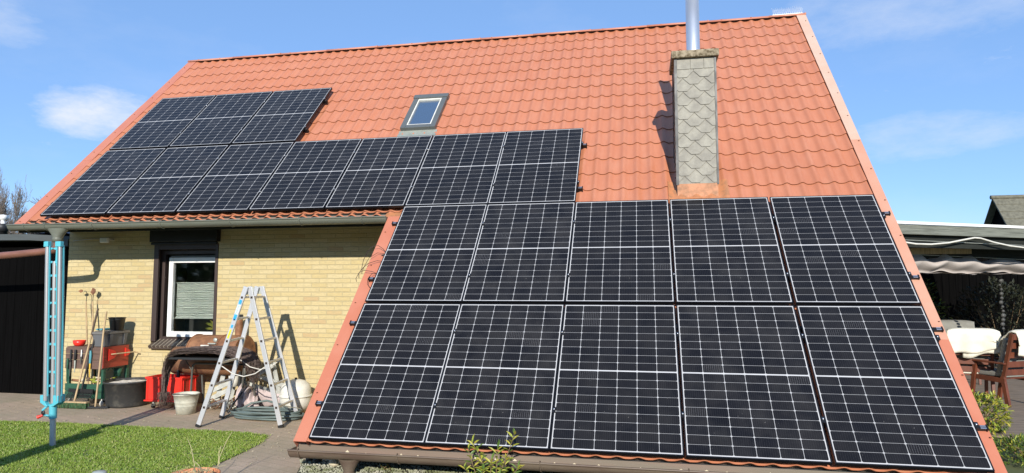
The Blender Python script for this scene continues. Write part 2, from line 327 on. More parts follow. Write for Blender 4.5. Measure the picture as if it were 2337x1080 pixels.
# ---------------------------------------------------------------- mesh builder
class MB:
    def __init__(s): s.v = []; s.f = []; s.mi = []; s.sm = []
    def add(s, vs, fs, mi=0, smooth=False):
        o = len(s.v); s.v += [tuple(v) for v in vs]; s.f += [tuple(i + o for i in f) for f in fs]
        s.mi += [mi] * len(fs); s.sm += [smooth] * len(fs); return s
    def box(s, x0, x1, y0, y1, z0, z1, mi=0, mat=None):
        vs = [Vector((x, y, z)) for z in (z0, z1) for y in (y0, y1) for x in (x0, x1)]
        if mat: vs = [mat @ v for v in vs]
        return s.add(vs, [(0, 2, 3, 1), (4, 5, 7, 6), (0, 1, 5, 4), (2, 6, 7, 3), (0, 4, 6, 2), (1, 3, 7, 5)], mi)
    def beam(s, a, b, w, h, mi=0, up=(0, 0, 1)):       # bar from a to b, w across, h along 'up'
        a = Vector(a); b = Vector(b); d = (b - a); L = d.length; d.normalize()
        sd = d.cross(Vector(up)); sd = sd.normalized() if sd.length > 1e-4 else Vector((1, 0, 0)); u = sd.cross(d)
        mt = Matrix((( sd.x, d.x, u.x, a.x), (sd.y, d.y, u.y, a.y), (sd.z, d.z, u.z, a.z), (0, 0, 0, 1)))
        return s.box(-w / 2, w / 2, 0, L, -h / 2, h / 2, mi, mt)
    def tube(s, pts, r, n=8, mi=0, cap=True, smooth=True):
        pts = [Vector(p) for p in pts]; k = len(pts); rs = r if isinstance(r, (list, tuple)) else [r] * k
        vs = []; ref = None
        for i, p in enumerate(pts):
            d = (pts[min(i + 1, k - 1)] - pts[max(i - 1, 0)]).normalized()
            if ref is None: ref = Vector((0, 0, 1)) if abs(d.z) < .9 else Vector((1, 0, 0))
            a = d.cross(ref).normalized(); ref = a.cross(d).normalized() if a.length > 0 else ref; b = ref
            for j in range(n):
                t_ = 2 * math.pi * j / n; vs.append(p + (a * math.cos(t_) + b * math.sin(t_)) * rs[i])
        fs = [(i * n + j, i * n + (j + 1) % n, (i + 1) * n + (j + 1) % n, (i + 1) * n + j) for i in range(k - 1) for j in range(n)]
        s.add(vs, fs, mi, smooth)
        if cap: s.add(vs[:n], [tuple(range(n))[::-1]], mi); s.add(vs[-n:], [tuple(range(n))], mi)
        return s
    def lathe(s, c, prof, n=24, mi=0, axis='z', smooth=True, sx=1, sy=1):     # prof: (r, h)
        c = Vector(c); vs = []
        for r, h in prof:
            for j in range(n):
                t_ = 2 * math.pi * j / n; p = (r * math.cos(t_) * sx, r * math.sin(t_) * sy, h)
                if axis == 'x': p = (h, r * math.cos(t_), r * math.sin(t_))
                if axis == 'y': p = (r * math.cos(t_), h, r * math.sin(t_))
                vs.append(c + Vector(p))
        k = len(prof)
        fs = [(i * n + j, i * n + (j + 1) % n, (i + 1) * n + (j + 1) % n, (i + 1) * n + j) for i in range(k - 1) for j in range(n)]
        return s.add(vs, fs, mi, smooth)
    def poly(s, pts, th=None, off=(0, 0, 0), mi=0):      # flat outline, thickened by the vector th
        pts = [Vector(p) for p in pts]; n = len(pts)
        if th is None: return s.add(pts, [tuple(range(n))], mi)
        th = Vector(th)
        return s.add(pts + [p + th for p in pts], [tuple(range(n))[::-1], tuple(range(n, 2 * n))] + [(i, (i + 1) % n, n + (i + 1) % n, n + i) for i in range(n)], mi)
    def grid(s, fn, nu, nv, mi=0, smooth=True):
        vs = [fn(i / nu, j / nv) for j in range(nv + 1) for i in range(nu + 1)]
        fs = [(j * (nu + 1) + i, j * (nu + 1) + i + 1, (j + 1) * (nu + 1) + i + 1, (j + 1) * (nu + 1) + i) for j in range(nv) for i in range(nu)]
        return s.add(vs, fs, mi, smooth)
    def build(s, name, mats, parent=None, bevel=0.0):
        if not isinstance(mats, (list, tuple)): mats = [mats]
        me = bpy.data.meshes.new(name); o = bpy.data.objects.new(name, me); COL.objects.link(o)
        off = Vector((0, 0, 0)); q = parent
        while q is not None: off += q.location; q = q.parent
        me.from_pydata([tuple(Vector(v) - off) for v in s.v], [], s.f)
        for k in mats: me.materials.append(M[k])
        me.polygons.foreach_set('material_index', s.mi); me.polygons.foreach_set('use_smooth', s.sm)
        me.update()
        if parent is not None: o.parent = parent
        if bevel:
            b = o.modifiers.new('bevel', 'BEVEL'); b.width = bevel; b.segments = 2; b.limit_method = 'ANGLE'; b.angle_limit = R(40)
        return o
def tag(o, label, cat, group=None, kind=None):
    if kind: o['kind'] = kind
    if label: o['label'] = label
    if cat: o['category'] = cat
    if group: o['group'] = group
    return o
def thing(name, label, cat, loc=(0, 0, 0), group=None):
    o = bpy.data.objects.new(name, None); o.empty_display_size = .1; o.location = loc; COL.objects.link(o)
    return tag(o, label, cat, group)
def structure(mb, name, mats):
    o = mb.build(name, mats); o['kind'] = 'structure'; return o
def copy_tree(o, parent=None):
    c = o.copy(); COL.objects.link(c)
    if parent is not None: c.parent = parent
    for ch in list(o.children): copy_tree(ch, c)
    return c

# roof frame: u along the ridge, v down the slope, n into the roof (0 = top face of the panels)
SP, CP = .71398727, .70015869
def RP(u, v, n=0.0): return Vector((u, 10.65446 - CP * v + SP * n, 5.31525 - SP * v - CP * n))
NB = .12                                             # level of the tile troughs
def wall(x, z, dy=0.0): return Vector((8.862 + (x - 8.862) * 1.0168, 9.10 + dy, 1.75 + (z - 1.75) * 1.0168))
WY = 9.10

# ================================================================ GROUND
structure(MB().grid(lambda a, b: (-450 + 900 * a, -450 + 900 * b, -.03), 2, 2), 'ground', 'ground')
structure(MB().poly([(-14, 4, -.004), (4.60, 4.0, -.004), (4.8, -2, -.004), (11.0, -2, -.004), (11.9, 6.2, -.004), (11.9, 9.2, -.004), (-14, 14, -.004)], (0, 0, -.02)), 'paving', 'paver')
rnd = random.Random(3)
edge = [(-14, 7.0)]
x = -13
while x < 4.3:
    yy = 7.16 + .2 * min(1, max(0, (x + 1) / 2.2)) - .07 * max(0, (x - 2.6) / 2); edge.append((x, yy + rnd.uniform(-.015, .015))); x += .35
edge += [(4.46, 7.22), (4.58, 6.9), (4.63, 6.5), (4.66, 6.1), (4.69, 5.7), (4.72, 5.0), (4.8, 3), (5.0, -6), (-14, -6)]
structure(MB().poly([(a, b, .004) for a, b in edge][::-1]), 'lawn', 'lawn_base')
def inside(px, py):
    c_ = False; j = len(edge) - 1
    for i in range(len(edge)):
        xi, yi = edge[i]; xj, yj = edge[j]
        if (yi > py) != (yj > py) and px < (xj - xi) * (py - yi) / (yj - yi) + xi: c_ = not c_
        j = i
    return c_
def grass(name, n, x0, x1, y0, y1, hh, key, test=True, seed=1):
    rg = np.random.RandomState(seed); vs = []; fs = []
    xs = rg.uniform(x0, x1, n); ys = rg.uniform(y0, y1, n)
    for k in range(n):
        px, py = xs[k], ys[k]
        if test and not inside(px + rg.normal() * .018, py - .02 + rg.normal() * .02): continue
        cl_ = mnoise.noise((px * 3.1, py * 3.1, 3)); fine_ = mnoise.noise((px * 11, py * 11, 7))
        if fine_ < -.28 and rg.rand() < .75: continue
        h = hh * (.55 + .7 * rg.rand()) * (1 + .2 * cl_); a = rg.rand() * 6.283; w = .0022 + .002 * rg.rand()
        ca, sa = math.cos(a) * w, math.sin(a) * w; la = rg.rand() * 6.283; ln = h * (.25 + .7 * rg.rand())
        lx_, ly_ = math.cos(la) * ln, math.sin(la) * ln; o = len(vs)
        vs += [(px - ca, py - sa, .002), (px + ca, py + sa, .002), (px + ca * .8 + lx_ * .35, py + sa * .8 + ly_ * .35, h * .6), (px - ca * .8 + lx_ * .35, py - sa * .8 + ly_ * .35, h * .6), (px + lx_, py + ly_, h * (.8 + .2 * rg.rand()))]
        fs += [(o, o + 1, o + 2, o + 3), (o + 3, o + 2, o + 4)]
    mb = MB(); mb.v = vs; mb.f = fs; mb.mi = [0] * len(fs); mb.sm = [False] * len(fs)
    o = mb.build(name, key); o['kind'] = 'stuff'; o['label'] = 'short bright green lawn grass'; o['category'] = 'grass'; return o
g1 = grass('grass', 135000, .2, 4.85, 4.9, 7.45, .022, 'blade', seed=4)
g2 = grass('dry_grass', 15000, .2, 4.85, 4.9, 7.45, .026, 'blade2', seed=9)
g2['label'] = 'scattered pale dry blades in the lawn'
# gravel strip under the low eave
rg = random.Random(11)
structure(MB().poly([(5.42, 6.34, .003), (11.8, 6.34, .003), (11.8, 4.6, .003), (6.2, 4.6, .003), (5.75, 5.5, .003)][::-1]), 'gravel_bed', 'soil')
ico = [(0, 0, 1), (.894, 0, .447), (.276, .851, .447), (-.724, .526, .447), (-.724, -.526, .447), (.276, -.851, .447), (.724, .526, -.447), (-.276, .851, -.447), (-.894, 0, -.447), (-.276, -.851, -.447), (.724, -.526, -.447), (0, 0, -1)]
icf = [(0, 1, 2), (0, 2, 3), (0, 3, 4), (0, 4, 5), (0, 5, 1), (1, 6, 2), (2, 7, 3), (3, 8, 4), (4, 9, 5), (5, 10, 1), (2, 6, 7), (3, 7, 8), (4, 8, 9), (5, 9, 10), (1, 10, 6), (6, 11, 7), (7, 11, 8), (8, 11, 9), (9, 11, 10), (10, 11, 6)]
mb = MB()
for k in range(9000):
    x = rg.uniform(5.4, 9.2); y = rg.uniform(5.3, 6.3)
    if x < 5.40 + (6.3 - y) * .55: continue
    r_ = rg.uniform(.005, .013); a = rg.uniform(0, 6.28); ca, sa = math.cos(a), math.sin(a); ex, ey, ez = rg.uniform(.7, 1.5), rg.uniform(.7, 1.1), rg.uniform(.4, .8)
    mb.add([(x + r_ * (p[0] * ex * ca - p[1] * ey * sa), y + r_ * (p[0] * ex * sa + p[1] * ey * ca), .008 + r_ * ez * p[2] + rg.random() * .012) for p in ico], icf, 0, False)
tag(mb.build('gravel', 'pebble'), 'loose grey pebbles in the strip under the low gutter', 'gravel', kind='stuff')

mb = MB()
for k in range(900):
    x = rg.uniform(-1.2, 5.6); y = rg.uniform(5.2, 8.9)
    if inside(x, y) or (x > 5.3 and y < 6.4): continue
    a = rg.uniform(0, 6.28); L_ = rg.uniform(.004, .016); w_ = rg.uniform(.002, .006); ca, sa = math.cos(a), math.sin(a)
    mb.add([(x + L_ * ca, y + L_ * sa, .004), (x - w_ * sa, y + w_ * ca, .009), (x - L_ * ca, y - L_ * sa, .003), (x + w_ * sa, y - w_ * ca, .004)], [(0, 1, 2, 3)], rg.choice((0, 0, 1, 2)))
tag(mb.build('paving_litter', ['dry_stem', 'soil', 'stone_white']), 'bits of straw, grit and leaf litter scattered on the paving', 'litter', kind='stuff')
# ================================================================ HOUSE
house = thing('house', 'yellow brick house with steep orange pantile roof reaching almost to the ground', 'house', (5.6, WY, 0))
RIDGE_V = -1.79
TW, TR = .181, .348                                  # pantile width and course
UL, UR, UC = -.30, 11.55, 5.70                       # left end, right end, left end of the low part
def prof(u):
    ph = ((u - 10.512) / TW) % 1.0
    c_ = .5 - .5 * math.cos(2 * math.pi * ph)
    return .031 * c_ ** 1.9 + .0012 * math.sin(2 * math.pi * ph)
def tile_sheet(mb, u0, u1, va, vb):
    n = int((u1 - u0) / TW * 12); us = [u0 + (u1 - u0) * i / n for i in range(n + 1)]
    steps = []; v = 3.106 - TR * 20
    while v < 8: steps.append(v); v += TR
    edges = [va] + [s for s in steps if va + .02 < s < vb - .02] + [vb]
    for a, b in zip(edges[:-1], edges[1:]):
        k0 = max([s for s in steps if s <= a + 1e-6], default=a)
        def rise(vv): return .012 * (vv - k0) / TR
        vs = []; 
        for vv in (a, (a + b) / 2, b):
            for u in us: vs.append(RP(u, vv, NB - prof(u) - rise(vv)))
        w = len(us); fs = [(j * w + i, (j + 1) * w + i, (j + 1) * w + i + 1, j * w + i + 1) for j in range(2) for i in range(w - 1)]
        mb.add(vs, fs, 0, True)
        # course edge: the sheet's fold down to the next course, slightly undercut
        vs = [RP(u, b, NB - prof(u) - rise(b)) for u in us] + [RP(u, b - .003, NB - prof(u) + .001) for u in us]
        mb.add(vs, [(i, w + i, w + i + 1, i + 1) for i in range(w - 1)], 1, True)
mb = MB()
tile_sheet(mb, UL, UR, RIDGE_V, 3.47)
tile_sheet(mb, UL, UC - .001, 3.47, 3.535)
tile_sheet(mb, UC, UR, 3.47, 6.94)
roof = mb.build('roof', ['roof', 'riser'], house)
# back slope, underside boards
mb = MB()
top = RP(0, RIDGE_V, NB); bk = 2 * top.y
mb.poly([(UL, top.y, top.z), (UR, top.y, top.z), (UR, bk - RP(0, 3.5).y, 2.75), (UL, bk - RP(0, 3.5).y, 2.75)], (0, .03, -.03))
mb.build('back_roof', 'roof', house)
mb = MB()
mb.poly([RP(UL, RIDGE_V + .02, .165), RP(UR, RIDGE_V + .02, .165), RP(UR, 3.40, .165), RP(UL, 3.40, .165)], (0, 0, -.02))
mb.poly([RP(UC, 3.41, .165), RP(UR, 3.41, .165), RP(UR, 6.88, .165), RP(UC, 6.88, .165)], (0, 0, -.02))
mb.build('roof_boards', 'timber_dark', house)
# ridge cap: short overlapping lengths with a lip
mb = MB()
x = -.47; k = 0
while x < 11.60:
    x2 = min(x + 1.05, 11.66); h = .004 * (k % 2)
    prof_r = []
    for a in range(0, 9):
        t_ = R(-60 + 300 * a / 8 - 60); 
    pr = [RP(0, -1.700, .070 - h), RP(0, -1.703, .062 - h), RP(0, -1.738, .058 - h), RP(0, -1.75, .064 - h), RP(0, -1.77, .085 - h)]
    ys = [(p.y, p.z) for p in pr]; ys += [(bk - y_, z_) for y_, z_ in ys[::-1]]
    vs = [(xx, y_, z_) for xx in (x, x2 + .03) for y_, z_ in ys]; n = len(ys)
    mb.add(vs, [(i, i + 1, n + i + 1, n + i) for i in range(n - 1)], 0, True)
    mb.add([(x2 + .005, y_, z_ + .006) for y_, z_ in ys] + [(x2 + .03, y_, z_ + .006) for y_, z_ in ys], [(i, i + 1, n + i + 1, n + i) for i in range(n - 1)], 0, True)
    for sx_ in [q_ for q_ in (x + .25, x + .75) if q_ < 11.6]:
        q = RP(sx_, -1.725, .058); mb.lathe(q, [(.001, .012), (.009, .010), (.011, 0)], 6)
    x += 1.05; k += 1
rc = mb.build('ridge_cap', 'trim_ridge', house)
mb = MB(); mb.poly([RP(UL, -1.735, .070), RP(UR, -1.735, .070), RP(UR, -1.735, .15), RP(UL, -1.735, .15)], (0, .01, 0)); mb.build('ridge_foam', 'steel_dark', house)
mb = MB(); mb.poly([RP(UL, 3.505, NB - .035), RP(UC - .2, 3.505, NB - .035), RP(UC - .2, 3.505, NB + .06), RP(UL, 3.505, NB + .06)], (0, .01, 0)); mb.build('eave_gap_shade', 'steel_dark', house); sm = rc.modifiers.new('solid', 'SOLIDIFY'); sm.thickness = .006  # dark eave strip puts the shade under the tile crests into colour
# rake trims (verge flashings)
def rake(name, ua, ub, va, vb, lift, joints, side, keys=(0,), cut=1):
    mb = MB()
    seg = [va] + joints + [vb]
    A_ = ua if isinstance(ua, tuple) else (ua, ua); B_ = ub if isinstance(ub, tuple) else (ub, ub)
    fa = lambda v: A_[0] + (A_[1] - A_[0]) * (v - va) / (vb - va)
    fb = lambda v: B_[0] + (B_[1] - B_[0]) * (v - va) / (vb - va)
    for i, (a, b) in enumerate(zip(seg[:-1], seg[1:])):
        l_ = lift + .003 * (i % 2)
        for _ in (0,):
            mb.poly([RP(fa(a), a - .02, NB - l_), RP(fa(b), b, NB - l_), RP(fb(b), b, NB - l_), RP(fb(a), a - .02, NB - l_)], (RP(0, 0, .008) - RP(0, 0, 0)), mi=keys[min(i, len(keys) - 1)])
        uo = fa if side < 0 else fb
        mb.poly([RP(uo(a), a - .02, NB - l_ + .0085), RP(uo(b), b, NB - l_ + .0085), RP(uo(b), b, NB + (.05 if i == len(seg) - 2 else .15)), RP(uo(a), a - .02, NB + .15)], Vector((side * -.006, 0, 0)))
    ui = fb if side < 0 else fa
    mb.poly([RP(ui(va), va, NB - lift + .0085), RP(ui(vb), vb, NB - lift + .0085), RP(ui(vb), vb, NB + .02), RP(ui(va), va, NB + .02)], Vector((side * .004, 0, 0)), mi=cut)
    for a in np.arange(va + .3, vb, .62):
        mb.lathe(RP((fa(a) + fb(a)) / 2 + side * .03, a, NB - lift - .004), [(.001, .006), (.009, .004), (.010, -.002)], 6, mi=1)
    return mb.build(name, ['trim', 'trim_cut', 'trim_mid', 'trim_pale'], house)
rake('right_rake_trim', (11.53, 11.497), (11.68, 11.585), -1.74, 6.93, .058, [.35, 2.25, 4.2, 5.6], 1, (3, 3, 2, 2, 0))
rake('left_rake_trim', (-.462, -.442), (-.275, -.245), -1.74, 3.57, .042, [.1, 1.9], -1, (0,), 0)
rake('low_rake_trim', (5.548, 5.574), (5.712, 5.708), 3.62, 6.95, .046, [5.35], -1, (0,), 1)
# corner apron where the high eave meets the low slope
MB().poly([RP(5.50, 3.50, NB - .030), RP(5.72, 3.50, NB - .030), RP(5.72, 3.62, NB - .046), RP(5.48, 3.62, NB - .046)], (0, .01, -.01)).build('corner_apron', 'ochre', house)

# walls
WX0, WX1 = -.34, 5.80
ox0, ox1 = wall(1.385, 0).x, wall(2.505, 0).x; oz0, oz1 = wall(0, .93).z, wall(0, 2.43).z
def roof_z(y, n=.20): 
    v = (10.65446 + SP * n - y) / CP; return 5.31525 - SP * v - CP * n
wz = lambda z: wall(0, z).z
mb = MB()
mb.box(WX0, ox0, WY, WY + .3, 0, 3.05); mb.box(ox1, WX1, WY, WY + .3, 0, 3.05)
mb.box(ox0, ox1, WY, WY + .3, 0, wz(.862)); mb.box(ox0, ox1, WY, WY + .3, oz1, 3.05)
mb.build('wall', 'brick', house)
mb = MB()
zt = roof_z(top.y)
mb.poly([(WX0 + .002, WY + .3, 0), (WX0 + .002, WY + .3, roof_z(WY + .3)), (WX0 + .002, top.y, zt), (WX0 + .002, bk - WY - .3, roof_z(WY + .3)), (WX0 + .002, bk - WY - .3, 0)], (.25, 0, 0))
mb.poly([(11.30, 6.35, 0), (11.30, 6.35, roof_z(6.35)), (11.30, top.y, zt), (11.30, bk - 9.4, roof_z(9.4)), (11.30, bk - 9.4, 0)], (.2, 0, 0))
mb.box(WX0 + .01, 11.49, bk - 9.4, bk - 9.15, 0, roof_z(9.45))
mb.build('gable_wall', 'brick', house)
mb = MB()
mb.poly([(5.72, 6.35, 0), (5.72, 6.35, roof_z(6.35)), (5.72, WY - .003, roof_z(WY - .003)), (5.72, WY - .003, 0)], (.07, 0, 0))
mb.build('side_wall', 'brick', house)
MB().box(5.793, 11.298, 6.35, 6.5, 0, roof_z(6.35)).build('low_front_wall', 'brick_dark', house)
# eave soffit + fascia + cable conduit
mb = MB(); mb.box(-.30, 5.50, 8.30, WY - .003, 2.655, 2.675); mb.box(-.42, 5.52, 8.275, 8.297, 2.58, 2.76)
mb.build('soffit', 'timber_dark', house)
MB().tube([(-.3, 8.62, 2.635), (5.5, 8.62, 2.635)], .012, 6).build('soffit_conduit', 'timber_grey', house)

# window
win = thing('window', None, None, (0, 0, 0)); del_keys = [k for k in win.keys()]
bpy.data.objects.remove(win)
P = lambda x, z, dy=0: wall(x, z, dy)
wx = lambda x: wall(x, 0).x
wz = lambda z: wall(0, z).z
mb = MB()                                            # brown outer frame (shutter guides)
mb.box(ox0 + .003, ox0 + .085, WY - .012, WY + .028, oz0, oz1); mb.box(ox1 - .05, ox1 - .003, WY - .012, WY + .028, oz0, oz1)
mb.box(ox0 + .087, ox1 - .053, WY - .008, WY + .04, oz1 - .09, oz1 - .002)
mb.box(ox0 + .006, ox0 + .12, WY + .10, WY + .17, oz0 + .002, oz1 - .004); mb.box(ox1 - .06, ox1 - .006, WY + .10, WY + .17, oz0 + .002, oz1 - .004)
mb.box(ox0 + .12, ox1 - .06, WY + .10, WY + .17, oz1 - .16, oz1 - .093)
mb.box(ox0 + .122, ox1 - .062, WY + .101, WY + .17, wz(.95), wz(.998))
frame = mb.build('window', 'brown_frame', house, .003)
a, b = wx(1.595), wx(2.475)
mb = MB(); mb.box(a, a + .075, WY + .075, WY + .14, wz(1.0), wz(2.22)); mb.box(b - .03, b + .03, WY + .075, WY + .14, wz(1.0), wz(2.22))
mb.box(a + .076, b - .031, WY + .076, WY + .14, wz(1.0), wz(1.08)); mb.box(a + .076, b - .031, WY + .076, WY + .14, wz(2.14), wz(2.22))
sash = mb.build('sash', 'white', frame, .003)
MB().box(a + .02, b + .03, WY + .085, WY + .13, wz(2.222), wz(2.25)).build('lintel_strip', 'tube_grey', frame)
MB().box(a + .076, b - .031, WY + .11, WY + .118, wz(1.081), wz(2.139)).build('pane', 'glass', frame)
mb = MB(); n = 15; z0_, z1_ = wz(1.295), wz(1.825)
vs = []; 
for i in range(2 * n + 1):
    z_ = z0_ + (z1_ - z0_) * i / (2 * n); y_ = WY + .155 + (.022 if i % 2 else 0)
    vs += [(a + .09, y_, z_), (b - .045, y_, z_)]
mb.add(vs, [(2 * i, 2 * i + 1, 2 * i + 3, 2 * i + 2) for i in range(2 * n)])
mb.box(a + .085, b - .04, WY + .15, WY + .18, z1_, z1_ + .012); mb.box(a + .085, b - .04, WY + .15, WY + .18, z0_ - .02, z0_ - .002)
mb.build('blind', 'blind', frame)
MB().box(ox0 - .1, ox1 + .1, WY + .9, WY + .92, oz0 - .1, oz1 + .1).build('room_back', 'darkroom', frame)
mb = MB(); mb.box(wx(1.365), wx(2.535), WY - .10, WY - .001, wz(2.455), wz(2.655)); mb.box(wx(1.36), wx(2.5), WY - .06, WY - .02, wz(2.415), wz(2.452))
mb.build('shutter_box', 'shutter', house, .008)
mb = MB(); k = 0; x = wx(1.41); sl = wx(2.56)
while x < sl - .01:
    x2 = min(x + .062, sl)
    mb.poly([(x, WY - .09, wz(.868)), (x2, WY - .09, wz(.868)), (x2, WY + .10, wz(.962)), (x, WY + .10, wz(.962))], (0, .02, -.035), mi=0)
    if x2 < sl - .02: mb.poly([(x2, WY - .089, wz(.868)), (x2 + .008, WY - .089, wz(.868)), (x2 + .008, WY + .10, wz(.9615)), (x2, WY + .10, wz(.9615))], (0, .02, -.03), mi=1)
    x = x2 + .008
mb.box(wx(1.415), wx(2.555), WY - .07, WY - .002, wz(.868) - .045, wz(.868) - .034, 0)
mb.build('window_sill', ['sill', 'sill_joint'], house)

# gutters
def half_gutter(x0, x1, yc, zc, r, name, mo, mi_, brackets, ends):
    mb = MB(); n = 12
    for rr, mi, flip in ((r, 0, 0), (r - .006, 1, 1)):
        vs = [(x_, yc - rr * math.cos(math.pi * j / n), zc - rr * math.sin(math.pi * j / n)) for x_ in (x0, x1) for j in range(n + 1)]
        mb.add(vs, [(j, j + 1, n + 2 + j, n + 1 + j) if not flip else (j, n + 1 + j, n + 2 + j, j + 1) for j in range(n)], mi, True)
    mb.tube([(x0, yc - r - .004, zc), (x1, yc - r - .004, zc)], .010, 8, 0)
    mb.poly([(x0, yc + r, zc), (x1, yc + r, zc), (x1, yc + r + .004, zc + .06), (x0, yc + r + .004, zc + .06)], (0, .004, 0), mi=1)
    for xe in ends:
        mb.poly([(xe, yc - r * math.cos(math.pi * j / n), zc - r * math.sin(math.pi * j / n)) for j in range(n + 1)], (.004, 0, 0), mi=0)
    o = mb.build(name, [mo, mi_], house)
    for xb in brackets:
        b_ = MB()
        pts = [(xb, yc + (r + .004) * math.cos(t_), zc - (r + .004) * math.sin(t_)) for t_ in [math.pi * j / 10 for j in range(11)]] + [(xb, yc - r - .012, zc + .012), (xb, yc - r + .012, zc + .014)]
        for q0, q1 in zip(pts[:-1], pts[1:]): b_.beam(q0, q1, .022, .004, 0, (1, 0, 0)) if False else b_.tube([q0, q1], .0075, 5, 0)
        b_.build('gutter_bracket', mo, o)
    return o
gu = half_gutter(-.46, 5.545, 8.19, 2.685, .082, 'gutter', 'gut_grey', 'gut_grey', [-.16, .42 - .22, 1.02, 2.15, 3.25, 4.3, 5.2], [-.46, 5.541])
gl = half_gutter(5.555, 11.66, 5.865, .232, .085, 'low_gutter', 'gut_brown', 'gut_in', [5.66, 6.64, 7.95, 9.2, 10.4], [5.555, 11.656])
mb = MB()
mb.poly([RP(5.70, 6.90, NB + .012), RP(11.6, 6.90, NB + .012), (11.6, 5.942, .262), (5.70, 5.942, .262)], (0, .004, 0))
mb.build('eave_flashing', 'gut_in', house); mb = MB(); mb.box(5.6, 11.6, 5.934, 5.941, .2525, .260)
mb.build('flashing_gap', 'steel_dark', house); mb = MB()
mb.poly([(5.58, 5.938, .252), (11.6, 5.938, .252), (11.6, 5.932, .19), (5.58, 5.932, .19)], (0, .003, 0))
mb.build('gutter_back', 'gut_in', house)
MB().poly([RP(-.38, 3.50, NB + .012), RP(5.5, 3.50, NB + .012), (5.5, 8.262, 2.70), (-.38, 8.262, 2.70)], (0, .004, 0)).build('upper_eave_flashing', 'gut_grey', house)
# sun spots on the low gutter's inner back, painted as pale triangles
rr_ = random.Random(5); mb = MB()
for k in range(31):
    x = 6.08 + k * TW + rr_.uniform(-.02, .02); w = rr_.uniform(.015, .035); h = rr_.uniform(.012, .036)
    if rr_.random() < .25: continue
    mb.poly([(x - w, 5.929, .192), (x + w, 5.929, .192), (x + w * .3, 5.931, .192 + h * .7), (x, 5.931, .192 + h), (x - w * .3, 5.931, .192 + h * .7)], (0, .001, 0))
si = mb.build('gutter_sun_spots', 'stone_white', gl); si['kind'] = 'stuff'
def funnel(xc, yc, z0, w, d_, z1, r1, mo, parent):
    mb = MB(); n = 20; rings = []
    for t_ in (0, .25, .5, .75, 1.0):
        z = z0 + (z1 - z0) * t_; k = (1 - t_) ** 1.3
        rings.append([(xc + (r1 + (w - r1) * k) * math.cos(6.2832 * j / n), yc + (r1 + (d_ - r1) * k) * math.sin(6.2832 * j / n), z) for j in range(n)])
    vs = sum(rings, []); mb.add(vs, [(i * n + j, (i + 1) * n + j, (i + 1) * n + (j + 1) % n, i * n + (j + 1) % n) for i in range(4) for j in range(n)], 0, True)
    mb.lathe((xc, yc, z1), [(r1 + .006, .012), (r1 + .008, 0), (r1 + .006, -.05), (r1, -.05)], 20)
    return mb.build('funnel', mo, parent)
funnel(.375, 8.19, 2.625, .19, .078, 2.475, .062, 'gut_grey', gu)
funnel(6.135, 5.865, .165, .115, .075, .035, .046, 'gut_brown', gl)
MB().tube([(6.135, 5.865, .04), (6.135, 5.865, -.02)], .042, 16).build('low_downpipe', 'tube_grey', house)
pp = [(.375, 8.19, 2.48), (.375, 8.19, 2.39), (.365, 8.19, 2.345), (.33, 8.19, 2.315), (.25, 8.19, 2.30), (.1, 8.195, 2.285), (-.4, 8.21, 2.25), (-1.2, 8.25, 2.205), (-3.2, 8.3, 2.12)]
MB().tube(pp, .052, 16).build('downpipe', 'pipe_rust', house)

